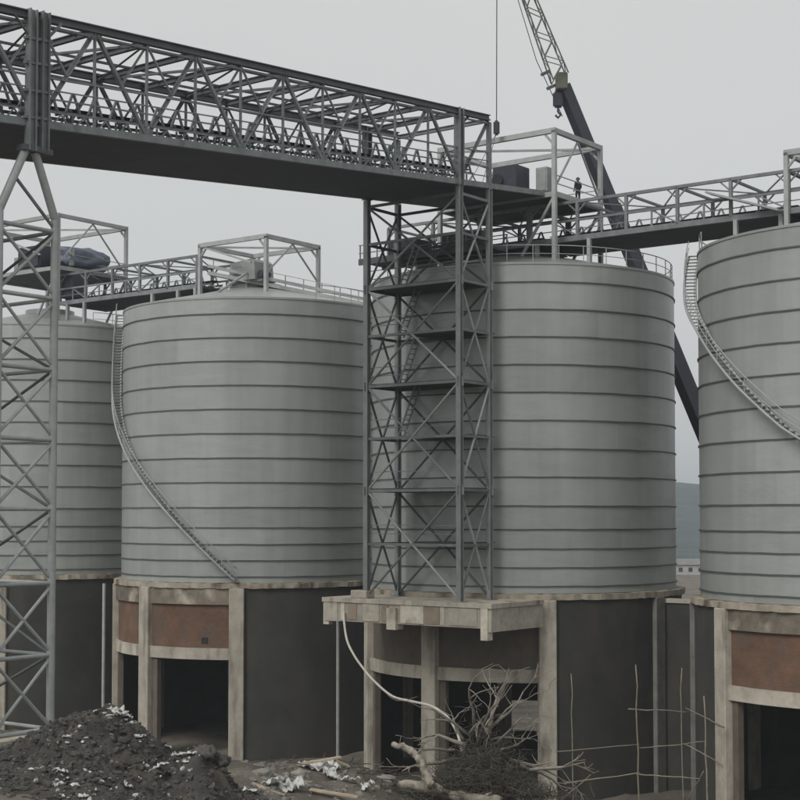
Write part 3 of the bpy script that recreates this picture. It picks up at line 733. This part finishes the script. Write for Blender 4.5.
bar('valve', q+U*1.2-W*2.0+Vector((0, 0, .2)), q+U*1.2-W*2.0+Vector((0, 0, 1.7)), .5, .5, 'machine_grey', d, 'tube')
lump('tarpaulin', q+Vector((0, 0, .95)), 2.8, 5.6, 2.1, 'tarp', d, U, .55, 4, 1.7)
bar('skid', q-W*2.8+Vector((0, 0, .08)), q+W*2.8+Vector((0, 0, .08)), 1.6, .14, 'steel_dark', d)
q = P(0, 2.2, -3.4, ZH)
d = thing('drive_unit', q, 'dark conveyor head beside the tarpaulin on the leftmost silo', 'machine')
block('hood', q+Vector((0, 0, 1.2)), 3.0, 2.0, 2.0, 'machine_dark', d, U, .15, 2)
block('side_cover', q-U*1.9+Vector((0, 0, .8)), .9, 1.4, 1.3, 'machine_grey', d, U, .08)
bar('bed_frame', q-U*2.0+Vector((0, 0, .1)), q+U*1.7+Vector((0, 0, .1)), 1.7, .18, 'steel', d)
q = P(0, 6.2, -4.4, ZD)
d = thing('chute_box', P(0, 6.0, -2.5, ZD), 'dark discharge chute under the floor on the leftmost silo', 'chute')
block('chute_body', P(0, 6.0, -2.5, ZD+1.5), 1.5, 1.4, 2.2, 'machine_dark', d, U, .05)
block('chute_spout', P(0, 6.0, -2.5, ZD+.2), 1.0, .9, .5, 'machine_dark', d, U, .05)
q = P(1, .9, -1.6, ZD)
d = thing('conveyor_hood', q, 'rounded grey conveyor hood in the frame on the second silo from left', 'machine')
V = []; Fc = []
prof = [(-1.4, .1), (-1.4, 1.1)]+[(-1.4+.5-.5*math.cos(a), 1.1+.5*math.sin(a)) for a in (.4, .8, 1.2, 1.5)]+[(1.0, 1.75), (1.3, 1.5), (1.4, .1)]
for w in (-1.1, 1.1):
    for a, b in prof: V.append(U*a+W*w+Vector((0, 0, b)))
n = len(prof)
Fc = [[i, (i+1) % n, n+(i+1) % n, n+i] for i in range(n)]+[list(range(n)), [n+i for i in range(n)][::-1]]
link('hood', mesh_of('hood', V, Fc, 'machine_grey'), Matrix.Translation(q), d)
bar('bed_frame', q-U*1.7+Vector((0, 0, .0)), q+U*1.9+Vector((0, 0, .0)), 1.6, .16, 'steel', d)
drum_between('motor', q+U*1.75-W*.9+Vector((0, 0, .5)), q+U*1.75+W*.1+Vector((0, 0, .5)), .6, 'machine_dark', d)
q = P(3, -2.2, -3.0, ZD)
d = thing('drive_unit', q, 'grey motor with round pulley in the frame on the rightmost silo', 'machine')
block('gearbox', q+Vector((0, 0, .9)), 1.1, .9, .9, 'machine_grey', d, U, .08)
drum_between('pulley', q+U*1.0-W*.5+Vector((0, 0, 1.3)), q+U*1.0+W*.3+Vector((0, 0, 1.3)), .9, 'steel_dark', d)
bar('bed_frame', q-U*.8+Vector((0, 0, .2)), q+U*1.6+Vector((0, 0, .2)), .9, .3, 'steel', d)
bar('chute_plate', P(3, -9.2, -3.9, ZD+1.6), P(3, -4.4, -3.9, ZD-.1), 1.0, .12, 'galv', d)

# ------------------------------------------------------------------ worker
def worker(loc, label, face):
    p = thing('person', loc, label, 'person')
    sk = [((0, 0, .92), .13), ((0, 0, 1.12), .14), ((0, 0, 1.33), .16), ((0, .0, 1.46), .07), ((0, -.02, 1.54), .06), ((0, -.03, 1.64), .10), ((0, -.02, 1.72), .08)]
    edges = [(k, k+1) for k in range(6)]
    def chain(root, pts):
        pr = root
        for c, r in pts: sk.append((c, r)); edges.append((pr, len(sk)-1)); pr = len(sk)-1
        return pr
    for s in (-1, 1):
        chain(0, [((.10*s, 0, .86), .10), ((.11*s, -.03, .48), .07), ((.11*s, .02, .09), .05), ((.12*s, -.14, .04), .04)])
        h = chain(2, [((.19*s, 0, 1.40), .07), ((.25*s, .02, 1.13), .05), ((.20*s, -.16, .92), .037), ((.18*s, -.23, .88), .034)])
        bx = Vector((.18*s, -.23, .88))
        for k, L in enumerate((.07, .085, .08, .06)):
            o = Vector(((k-1.5)*.018, -.03, 0)); chain(h, [(tuple(bx+o), .01), (tuple(bx+o+Vector((0, -.6*L, -.2*L))), .009), (tuple(bx+o+Vector((0, -.7*L, -.8*L))), .008)])
        chain(h-1, [(tuple(bx+Vector((-.035*s, .0, .01))), .011), (tuple(bx+Vector((-.05*s, -.04, -.0))), .009)])
    me = bpy.data.meshes.new('body'); me.from_pydata([v for v, r in sk], edges, [])
    o = link('body', me, Matrix.Translation(loc) @ Matrix.Rotation(face, 4, 'Z'), p)
    md = o.modifiers.new('skin', 'SKIN'); md.use_smooth_shade = True
    for k, (v, r) in enumerate(sk): me.skin_vertices[0].data[k].radius = (r*1.2, r*1.05)
    me.skin_vertices[0].data[0].use_root = True
    o.modifiers.new('sub', 'SUBSURF').levels = 1; o.modifiers['sub'].render_levels = 2
    me.materials.append(MATS['clothes'])
    hd = lump('head', Vector(loc)+Vector((0, 0, 1.63)), .19, .23, .27, 'skin', p, Vector((math.cos(face), math.sin(face), 0)), .03)
    bm = bmesh.new(); bmesh.ops.create_uvsphere(bm, u_segments=16, v_segments=8, radius=.14)
    bmesh.ops.delete(bm, geom=[v for v in bm.verts if v.co.z < -.01], context='VERTS')
    for v in bm.verts:
        if v.co.z < .02: v.co.x *= 1.15; v.co.y *= 1.2
    me = bpy.data.meshes.new('helmet'); bm.to_mesh(me); bm.free(); me.materials.append(MATS['helmet'])
    link('helmet', me, Matrix.Translation(Vector(loc)+Vector((0, 0, 1.66))), p)
wk = at(578, 199, P(2, 5.1, -.6).y)
worker(Vector((wk.x, wk.y, ZH-.06)), 'worker in dark clothes standing on the frame floor above the middle silo', R_(200))

# ------------------------------------------------------------------ crane behind the silos
bx_ = at(815, 700, 125); jn = at(563, 86, 111); tip = at(497, -84, P(2, .2, -6.3).y)
cr_ = thing('truck_crane', Vector((bx_.x, 125, 0)), 'truck crane with dark telescopic boom and lattice jib rising behind the silos', 'crane')
dv = (jn-bx_); n = 4
for k, (a, b, s) in enumerate(((0, .42, 1.32), (.40, .62, 1.18), (.60, .82, 1.04), (.80, 1.0, .9))):
    bar('boom_section', bx_+dv*a, bx_+dv*b, s*.8, s, 'boom', cr_)
dh = dv.normalized()
block('boom_head', jn+dh*.3, .85, 1.0, 1.3, 'crane_yellow', cr_, (1, 0, 0), .1)
side = dh.cross(Vector((0, 1, 0))).normalized(); dep = Vector((0, 1, 0))
jd = tip-jn; jb = jn+side*.0
def jc(t, sx, sy):
    wdt = .62*(1-t)+.22*t
    return jn+dh*.6*(1-t)+(tip-jn)*t+side*wdt*sx+dep*wdt*sy
N = 13
for sx in (-1, 1):
    for sy in (-1, 1):
        bar('jib_chord', jc(0, sx, sy), jc(1, sx, sy), .11, .11, 'jib', cr_, 'tube')
for k in range(N):
    t0, t1 = k/N, (k+1)/N
    for sx in (-1, 1):
        bar('jib_lacing', jc(t0, sx, -1 if k % 2 else 1), jc(t1, sx, 1 if k % 2 else -1), .06, .06, 'jib', cr_)
        bar('jib_lacing', jc(t0, -1 if k % 2 else 1, sx), jc(t1, 1 if k % 2 else -1, sx), .06, .06, 'jib', cr_)
tube('stay_rope', [jn+side*.9+dh*-2, jn+side*1.1+dh*2.5, tip+side*.3], .03, 'steel_dark', cr_, 6)
for a in (.3, 1.4): bar('sheave_bracket', jn+dh*a+side*.5, jn+dh*a+side*1.2, .18, .2, 'steel_dark', cr_)
# hook block under the boom head
hb = at(558, 95, 111)
bar('hoist_rope', jn-side*.55, hb+Vector((0, 0, .5)), .05, .05, 'steel_dark', cr_, 'tube')
hk = block('hook_block', hb+Vector((0, 0, -.35)), .75, .4, 1.2, 'boom', cr_, (1, 0, 0), .12, 2)
tube('hook', [hb+Vector((0, 0, -.9)), hb+Vector((0, 0, -1.25)), hb+Vector((.18, 0, -1.5)), hb+Vector((0, 0, -1.7)), hb+Vector((-.2, 0, -1.5))], .09, 'boom', cr_, 8)
hook = at(496.5, 133, tip.y)
bar('jib_rope', tip, hook, .07, .07, 'steel_dark', cr_, 'tube')
block('jib_hook', hook+Vector((0, 0, .35)), .42, .36, 1.0, 'boom', cr_, (1, 0, 0), .1, 2)
for s in (-1, 1): bar('sling', hook, P(2, .2+s*.6, -6.3, deck_z(-6.3)+.9), .04, .04, 'steel_dark', cr_, 'tube')
# carrier
c0 = Vector((bx_.x, 125, 0))
block('chassis', c0+Vector((1.5, 0, 1.15)), 13.5, 2.8, .8, 'crane_yellow', cr_, None, .08)
block('cab', c0+Vector((-4.6, 0, 2.1)), 2.0, 2.7, 1.9, 'crane_yellow', cr_, None, .2, 2)
block('cab_window', c0+Vector((-4.7, -1.34, 2.4)), 1.4, .06, .8, 'glass', cr_, None, .02)
block('turret', c0+Vector((1.2, 0, 2.3)), 5.0, 2.6, 1.4, 'crane_yellow', cr_, None, .15, 2)
block('counterweight', c0+Vector((4.4, 0, 2.4)), 1.5, 3.0, 1.6, 'boom', cr_, None, .15, 2)
for dx in (-4.2, -2.6, 2.2, 3.8, 5.4):
    for sy in (-1.2, 1.2):
        wh = drum_between('wheel', c0+Vector((dx, sy-.25, .65)), c0+Vector((dx, sy+.25, .65)), 1.3, 'rubber', cr_)
        drum_between('rim', c0+Vector((dx, sy-.27, .65)), c0+Vector((dx, sy+.27, .65)), .6, 'machine_grey', cr_)
for dx in (-2, 6.5):
    bar('outrigger', c0+Vector((dx, -3.6, .8)), c0+Vector((dx, 3.6, .8)), .35, .35, 'crane_yellow', cr_)
    for sy in (-3.5, 3.5): bar('outrigger_foot', c0+Vector((dx, sy, 0)), c0+Vector((dx, sy, .8)), .3, .3, 'steel', cr_)

# ------------------------------------------------------------------ pale far house seen in the gap
fh = at(688, 573, 470); fh = Vector((fh.x, 470, 0))
h = thing('far_house', fh, 'small pale house far off in the gap between the right silos', 'house')
block('wall', fh+Vector((0, 0, 1.5)), 9, 8, 3.4, 'house_white', h, None, 0)
V = [(-5, -4.5, 3.1), (5, -4.5, 3.1), (5, 4.5, 3.1), (-5, 4.5, 3.1), (-5, 0, 4.9), (5, 0, 4.9)]
link('roof', mesh_of('roof', V, [[0, 1, 5, 4], [2, 3, 4, 5], [0, 4, 3], [1, 2, 5], [0, 3, 2, 1]], 'roof_tile'), Matrix.Translation(fh), h)
for dx in (-3, 0, 3):
    for z in (1.6,): block('window', fh+Vector((dx, -4.02, z)), 1.2, .1, 1.3, 'glass', h, None, 0)

# ------------------------------------------------------------------ site clutter
def gpt(x, Y, dz=0):                                 # ground point under pixel column x at depth Y
    X = (x-400)/F*Y; return Vector((X, Y, ground_z(X, Y)+dz))
def on_ground(x, y, y0=58, y1=108):                  # first ground point along the sight line
    Y = y0
    while Y < y1:
        p = at(x, y, Y)
        if p.z <= ground_z(p.x, p.y): return p
        Y += .1
    return at(x, y, y1)
# soil heap
def heap_h(X, Y):
    h = 0
    for px, Yc, hh, rx, ry in ((120, 62, 2.3, 3.6, 3.4), (80, 61.0, 1.15, 2.8, 4.0), (165, 61.0, 1.35, 2.4, 3.6), (204, 59.6, 2.45, 1.5, 2.6), (30, 58.5, .55, 4.0, 3.2), (120, 57.5, .9, 5.0, 2.6)):
        cx = (px-400)/F*Yc; d = ((X-cx)/rx)**2+((Y-Yc)/ry)**2
        h = max(h, hh*math.exp(-d*1.1)) if h else hh*math.exp(-d*1.1)
        h += .25*hh*math.exp(-d*1.6)
    return h
def heap_z(X, Y):
    h = heap_h(X, Y); k = min(1, h/1.0)
    v = Vector((X, Y, 0))
    return ground_z(X, Y)-.12+h*.86+k*(.45*noise.noise(v*.9)+.30*noise.noise(v*2.3)+.18*noise.noise(v*5.1)+.09*noise.noise(v*11))
hc = gpt(118, 62)
hp = thing('soil_heap', hc, 'dark heap of dug soil with white scraps at the lower left', 'soil heap')
V = []; Fc = []; nx, ny = 190, 110
for j in range(ny):
    for i in range(nx):
        X = -20+i*.098; Y = 52+j*.14
        V.append((X-hc.x, Y-hc.y, heap_z(X, Y)-hc.z-(.25 if heap_h(X, Y) < .12 else 0)))
Fc = [[j*nx+i, j*nx+i+1, (j+1)*nx+i+1, (j+1)*nx+i] for j in range(ny-1) for i in range(nx-1)]
link('soil', mesh_of('soil', V, Fc, 'soil', True), Matrix.Translation(hc), hp)
def rock_verts(r, seed):
    bm = bmesh.new(); bmesh.ops.create_icosphere(bm, subdivisions=1, radius=r)
    q = random.Random(seed)
    for v in bm.verts: v.co *= q.uniform(.65, 1.25)
    v = [x.co.copy() for x in bm.verts]; f = [[a.index for a in fc.verts] for fc in bm.faces]; bm.free(); return v, f
PROTO = [rock_verts(1, s) for s in range(12)]
def scatter(name, n, fn, m, parent, origin):
    V = []; Fc = []
    for k in range(n):
        p, s = fn(); v, f = PROTO[rnd.randrange(12)]; b = len(V)
        rot = Matrix.Rotation(rnd.uniform(0, 6.3), 3, 'Z') @ Matrix.Rotation(rnd.uniform(0, 6.3), 3, 'X')
        sc = Vector((s*rnd.uniform(.8, 2.0), s*rnd.uniform(.6, 1.2), s*rnd.uniform(.3, .8)))
        for x in v: y = rot @ Vector((x.x*sc.x, x.y*sc.y, x.z*sc.z)); V.append(y+p-origin)
        Fc += [[b+i for i in t] for t in f]
    o = link(name, mesh_of(name, V, Fc, m), Matrix.Translation(origin), parent); o['kind'] = 'stuff'; return o
def on_heap():
    while True:
        X = rnd.uniform(-19, -5); Y = rnd.uniform(54, 66)
        if heap_h(X, Y) > .06: return Vector((X, Y, heap_z(X, Y))), .03+.15*rnd.random()**4
scatter('clods', 8000, on_heap, 'clod', hp, hc)
scatter('pale_stones', 1500, lambda: (lambda r: (r[0], r[1]*.7))(on_heap()), 'stone', hp, hc)
def on_bench():
    while True:
        Y = rnd.uniform(57, 88); x = rnd.uniform(0, 560); X = (x-400)/F*Y
        return Vector((X, Y, ground_z(X, Y))), .04+.16*rnd.random()**3
tag(scatter('gravel', 4200, on_bench, 'stone', None, Vector((0, 70, 5))), 'loose stones and clods strewn over the site ground', 'gravel', kind='stuff')
# crumpled white scraps
def scrap(p, s, label, group, m='white_sheet'):
    V = []; Fc = []; n = 15; sd = rnd.uniform(0, 99)
    for j in range(n):
        for i in range(n):
            a, b = i/(n-1)-.5, j/(n-1)-.5
            z = .42*noise.noise(Vector((a*3.2+sd, b*3.2, 0)))+.2*noise.noise(Vector((a*8+sd, b*8, 5)))
            V.append(Vector((a*s*1.3*(1+.5*noise.noise(Vector((sd, b*3, 1)))), b*s*(1+.5*noise.noise(Vector((a*3, sd, 2)))), abs(z)*s*1.1)))
    b0 = len(V); V += [v+Vector((0, 0, -.02)) for v in V]
    for j in range(n-1):
        for i in range(n-1):
            q = [j*n+i, j*n+i+1, (j+1)*n+i+1, (j+1)*n+i]; Fc.append(q); Fc.append([b0+k for k in q][::-1])
    ring = [i for i in range(n)]+[j*n+n-1 for j in range(1, n)]+[(n-1)*n+i for i in range(n-2, -1, -1)]+[j*n for j in range(n-2, 0, -1)]
    for k in range(len(ring)): a, b = ring[k], ring[(k+1) % len(ring)]; Fc.append([a, a+b0, b+b0, b])
    o = link('torn_sheet', mesh_of('torn_sheet', V, Fc, m, True), Matrix.Translation(p) @ Matrix.Rotation(rnd.uniform(0, 6), 4, 'Z') @ Matrix.Rotation(rnd.uniform(.1, .5), 4, 'X'))
    return tag(o, label, 'scrap', group)
def heap_at(x, y):
    Y = 50
    while Y < 70:
        p = at(x, y, Y)
        if p.z <= max(heap_z(p.x, p.y), ground_z(p.x, p.y)): return p
        Y += .06
    return heap_at(x, y+2)
FL = []
for x, y, s, lb in ((117, 712, .85, 'crumpled white sheet on the very top of the soil heap'), (126, 716, .5, 'small white scrap just right of the top of the soil heap'),
                    (176, 735, .75, 'torn white sheet on the right shoulder of the soil heap'), (166, 730, .45, 'white scrap left of the shoulder sheet on the soil heap'),
                    (160, 768, .7, 'white plastic scrap on the lower lump of the soil heap'), (190, 755, .5, 'white scrap near the crest of the lower soil lump'),
                    (62, 772, .5, 'white scrap on the lower left face of the soil heap'), (55, 785, .35, 'tiny white scrap at the left foot of the soil heap'),
                    (128, 786, .55, 'white scrap in the middle of the soil heap foot'), (84, 797, .4, 'white scrap at the bottom picture edge under the soil heap'),
                    (140, 738, .45, 'pale scrap halfway up the right face of the soil heap'), (66, 738, .35, 'pale scrap on the upper left slope of the soil heap')):
    p = heap_at(x, y); scrap(p+Vector((0, 0, .03)), s*.72, lb, 'white scraps on the soil heap')
    FL.append((p, s))
def flake():
    p, s_ = FL[rnd.randrange(len(FL))]; X = p.x+rnd.gauss(0, .7*s_+.15); Y = p.y+rnd.gauss(0, .5)
    return Vector((X, Y, max(heap_z(X, Y), ground_z(X, Y))+.03)), .03+.10*rnd.random()**2
scatter('pale_flakes', 170, flake, 'white_sheet', hp, hc)
for x, y, s, lb in ((322, 770, 1.5, 'bright torn white sheet below the silo wall left of the concrete columns'), (332, 778, 1.0, 'white sheet folded beside the torn one near the fallen plank'),
                    (272, 786, .9, 'pale scrap on the ground right of the soil heap'), (290, 790, 1.2, 'pale crumpled sheet between the soil heap and the logs'), (248, 794, .7, 'pale scrap at the bottom edge beside the soil lump'),
                    (366, 790, .9, 'pale sheet lying against the long log'), (350, 783, .7, 'white scrap between the torn sheet and the long log')):
    scrap(on_ground(x, y)+Vector((0, 0, .05)), s, lb, 'white scraps beside the logs')
# stones
for x, y, s, lb in ((206, 756, .40, 'dark boulder on the crest of the lower soil lump'), (222, 764, .34, 'rounded boulder right of the lower soil lump'), (385, 783, .5, 'pale boulder by the foot of the left concrete column'),
                    (300, 777, .4, 'boulder left of the torn white sheet'), (262, 778, .45, 'boulder on the bare ground right of the soil heap')):
    p = heap_at(x, y) if x < 240 else on_ground(x, y)
    o = lump('boulder', p+Vector((0, 0, .1)), s*2, s*1.6, s*1.4, 'stone' if x > 240 else 'clod', None, U, .5, x, 2.0)
    tag(o, lb, 'boulder', 'boulders on the site ground')
# planks
def plank(x0, y0, x1, y1, wd, lb, lift=.12, m='timber'):
    a = on_ground(x0, y0)+Vector((0, 0, lift)); b = on_ground(x1, y1); b = at(x1, y1, a.y+rnd.uniform(-.8, .8))
    o = bar('plank', a, b, wd, .07, m, None); tag(o, lb, 'plank', 'loose planks on the site')
plank(297, 767, 341, 757, .4, 'pale plank leaning up in front of the dark silo wall')
plank(275, 777, 312, 786, .3, 'brown plank lying left of the torn white sheet', m='bark')
plank(310, 792, 358, 797, .35, 'plank lying flat at the bottom edge near the long log')
plank(252, 786, 285, 796, .3, 'plank lying beside the soil lump foot')
plank(330, 768, 352, 768, .3, 'short pale board on top of the white sheet', .5)
# logs and stump
def smooth_line(pts, n=5):
    out = []
    for k in range(len(pts)-1):
        p0, p1, p2, p3 = pts[max(k-1, 0)], pts[k], pts[k+1], pts[min(k+2, len(pts)-1)]
        for q in range(n):
            t = q/n; out.append(.5*((2*p1)+(p2-p0)*t+(2*p0-5*p1+4*p2-p3)*t*t+(3*p1-p0-3*p2+p3)*t*t*t))
    return out+[pts[-1]]
def log(pts, rad, lb, m='bark'):
    n = len(pts); pts = smooth_line([Vector(p) for p in pts], 7)
    rr = []
    for k in range(len(pts)):
        t = k/(len(pts)-1)*(n-1); i = min(int(t), n-2); rr.append((rad[i]+(rad[i+1]-rad[i])*(t-i))*rnd.uniform(.85, 1.13))
    pts = [p+Vector((rnd.gauss(0, .025), rnd.gauss(0, .025), rnd.gauss(0, .025))) for p in pts]
    o = tube('log', pts, rr, m, None, 12)
    for k, v in enumerate(o.data.vertices): v.co += Vector((rnd.gauss(0, .012), rnd.gauss(0, .012), rnd.gauss(0, .012)))
    # stubs of lopped limbs
    for k in range(3):
        i = rnd.randrange(3, len(pts)-3); d = Vector((rnd.gauss(0, 1), rnd.gauss(-.3, .6), rnd.uniform(.2, 1))).normalized()
        tube('limb_stub', [pts[i], pts[i]+d*rr[i]*1.6, pts[i]+d*rr[i]*rnd.uniform(2, 4)], [rr[i]*.4, rr[i]*.3, rr[i]*.2], m, o, 6)
    tag(o, lb, 'log', 'felled logs at the branch pile')
def px_line(L, Y): return [at(x, y, Y+dy) for x, y, dy in L]
log(px_line([(318, 790, 0), (350, 786, .3), (390, 785, .6), (425, 787, .7), (440, 790, 1)], 78), [.18, .25, .28, .29, .24], 'long pale log lying along the bottom of the branch pile')
log(px_line([(393, 744, 0), (406, 748, 0), (417, 756, -.2), (425, 770, -.5), (432, 786, -.8)], 79), [.15, .19, .21, .23, .24], 'bent pale log leaning at the left of the branch pile')
log(px_line([(270, 792, 0), (305, 796, 0), (345, 799, 0)], 72), [.2, .26, .24], 'half buried log at the bottom edge right of the soil heap')
log(px_line([(425, 790, 0), (460, 797, -.5), (500, 801, -1)], 80), [.25, .3, .26], 'log lying under the front of the branch pile')
log(px_line([(245, 772, 0), (268, 779, -.3), (290, 790, -.6)], 73), [.16, .2, .18], 'thin log slanting down right of the soil heap')
# branch pile
bp0 = gpt(470, 82)
bpile = thing('branch_pile', bp0, 'tangle of bare grey branches and dark brush before the silo columns', 'branch pile')
TW = [[], []]
def twig(V, Fc, pts, rad):
    v, f = tube_mesh('t', pts, rad, None, 4); b = len(V); V += v; Fc.extend([[b+i for i in q] for q in f])
def grow(p, d, L, r, depth):
    pts = [p]; rr = [r]; n = 5
    for k in range(n):
        d = (d+Vector((rnd.gauss(0, .18), rnd.gauss(0, .18), rnd.gauss(0, .14)-.02))).normalized(); p = p+d*L/n; pts.append(p); rr.append(max(.016, r*(1-.75*(k+1)/n)))
    if depth == 0: tube('branch', pts, rr, 'branch', bpile, 6)
    else: twig(TW[0], TW[1], [x-bp0 for x in pts], rr)
    if depth < 2:
        for k in range(3 if depth == 0 else 2):
            i = rnd.randrange(2, n+1); dd = (d+Vector((rnd.gauss(0, .6), rnd.gauss(0, .5), rnd.gauss(.1, .5)))).normalized()
            grow(pts[i], dd, L*rnd.uniform(.35, .6), max(.02, rr[i]*.75), depth+1)
for x, y, tx, ty in ((468, 735, 440, 690), (470, 735, 500, 700), (480, 740, 525, 690), (462, 740, 432, 712), (466, 745, 425, 735), (490, 740, 530, 720), (475, 730, 468, 688), (500, 750, 548, 730),
                     (455, 750, 415, 752), (485, 735, 508, 676), (510, 760, 560, 765), (520, 765, 565, 795), (450, 760, 405, 775), (478, 745, 482, 700), (530, 770, 580, 775), (495, 745, 515, 712)):
    a = at(x, y, 82+rnd.uniform(-1, 1)); b = at(tx, ty, 82+rnd.uniform(-2.5, 1.5)); grow(a, (b-a).normalized(), (b-a).length*1.05, .13*rnd.uniform(.6, 1.2), 0)
o = link('twigs', mesh_of('twigs', TW[0], TW[1], 'branch'), Matrix.Translation(bp0), bpile); o['kind'] = 'stuff'
V = []; Fc = []
for k in range(3600):                                # dense brush
    x = rnd.gauss(481, 34); y = 797-abs(rnd.gauss(0, 1))*31*math.exp(-((x-484)/44)**2); p = at(x, y, 81.5+rnd.gauss(0, 1.2))
    d = Vector((rnd.gauss(0, .8), rnd.gauss(0, .6), rnd.gauss(.15, .5))).normalized(); L = rnd.uniform(.35, 1.0); r = rnd.uniform(.012, .03)
    q1 = p+d*L*.5+Vector((rnd.gauss(0, .06), 0, rnd.gauss(0, .06))); twig(V, Fc, [p-bp0, q1-bp0, p+d*L-bp0], [r, r*.8, r*.4])
for k in range(700):                                 # loose sticks strewn around
    X = rnd.gauss(at(455, 790, 80).x, 4.2); Y = rnd.uniform(74, 84); p = Vector((X, Y, ground_z(X, Y)+rnd.uniform(.02, .25)))
    d = Vector((rnd.gauss(0, 1), rnd.gauss(0, .6), rnd.gauss(0, .18))).normalized(); L = rnd.uniform(.4, 1.8); r = rnd.uniform(.015, .045)
    twig(V, Fc, [p-bp0, p+d*L*.5+Vector((0, 0, rnd.gauss(0, .06)))-bp0, p+d*L-bp0], [r, r*.8, r*.5])
o = link('brush', mesh_of('brush', V, Fc, 'twig'), Matrix.Translation(bp0), bpile); o['kind'] = 'stuff'
lump('brush_core', at(482, 808, 82.8), 4.2, 2.4, 2.8, 'twig', bpile, Vector((1, 0, 0)), .5, 3, 1.5)
# pale hose hanging from the ledge to the branch pile
hz = [(344, 612, 98.2), (344, 620, 98), (347, 640, 97), (354, 655, 96.2), (363, 668, 95.4), (374, 681, 94), (392, 696, 92), (410, 701, 90), (428, 705, 87.5), (440, 711, 86), (450, 720, 84), (458, 735, 82.6), (462, 752, 82)]
tag(tube('hose', smooth_line([at(*q) for q in hz]), .075, 'hose', None, 8), 'pale hose hanging from the concrete ledge down to the branch pile', 'hose')
# drain pipes
dp = at(338, 622, 101.5); tag(bar('drain_pipe', Vector((dp.x, dp.y, -.2)), Vector((dp.x, dp.y, ZS0)), .22, .22, 'pipe', None, 'tube'), 'thin grey vertical pipe under the left end of the concrete ledge', 'pipe', 'grey down pipes')
dp = at(104, 600, 121); tag(bar('drain_pipe', Vector((dp.x, dp.y, -.2)), Vector((dp.x, dp.y, ZS0)), .26, .26, 'pipe', None, 'tube'), 'thin grey vertical pipe left of the brick panelled silo base', 'pipe', 'grey down pipes')
# bamboo scaffold between the two right bases
def pole(x0, y0, x1, y1, Y, lb, r=.055, Y2=None):
    a, b = at(x0, y0, Y), at(x1, y1, Y2 or Y); n = 7
    pts = [a.lerp(b, k/n)+Vector((rnd.gauss(0, .03), 0, rnd.gauss(0, .02))) for k in range(n+1)]
    tag(tube('bamboo_pole', pts, [r*.82*(1-.04*k) for k in range(n+1)], 'bamboo', None, 6), lb, 'pole', 'bamboo scaffold poles')
yb = lambda Y: HOR+F*18/Y+2
pole(573, yb(93), 571, 674, 93, 'upright bamboo pole farthest left before the dark silo wall')
pole(639, yb(91), 636, 664, 91, 'tall upright bamboo pole in front of the dim concrete column', .07)
pole(683, yb(92.5), 681, 668, 92.5, 'short upright bamboo pole in the gap between bases')
pole(708, yb(88), 704, 696, 88, 'upright bamboo pole nearest the right silo base', .07)
pole(556, 752, 640, 744, 92.8, 'upper level bamboo pole tied across the left uprights')
pole(565, 783, 640, 773, 92.6, 'lower level bamboo pole tied across the left uprights', .06, 91.2)
pole(628, 709, 692, 712, 91.1, 'upper level bamboo pole tied in front of the dim column', .055, 92.2)
pole(636, 774, 700, 779, 91.1, 'lower level bamboo pole running to the right silo base', .055, 89)
pole(686, 708, 724, 727, 92, 'bamboo pole sloping down to the right silo base', .05, 88.2)
pole(684, 744, 722, 764, 92, 'lower sloping bamboo pole near the right silo base', .05, 88.2)
pole(560, 801, 592, 774, 92.9, 'short raking bamboo pole at the lower left of the scaffold', .055)
pole(686, 802, 704, 772, 91, 'short raking bamboo pole beside the right silo base', .055, 89)
pole(640, 748, 705, 742, 91.1, 'middle bamboo pole crossing the gap between bases', .045, 88.1)

# ------------------------------------------------------------------ hazy air
bm = bmesh.new(); bmesh.ops.create_cube(bm, size=1)
bmesh.ops.scale(bm, vec=(13000, 10500, 202), verts=bm.verts)
me = bpy.data.meshes.new('haze'); bm.to_mesh(me); bm.free()
hm = bpy.data.materials.new('haze'); hm.use_nodes = True; n = hm.node_tree; n.nodes.clear()
ho = n.nodes.new('ShaderNodeOutputMaterial'); hv = n.nodes.new('ShaderNodeVolumePrincipled')
hv.inputs['Color'].default_value = (.88, .94, 1.0, 1); hv.inputs['Density'].default_value = .00032
n.links.new(hv.outputs[0], ho.inputs['Volume']); me.materials.append(hm)
tag(link('haze', me, Matrix.Translation((0, 4400, 98))), 'pale damp air fading the far ridge', kind='stuff')
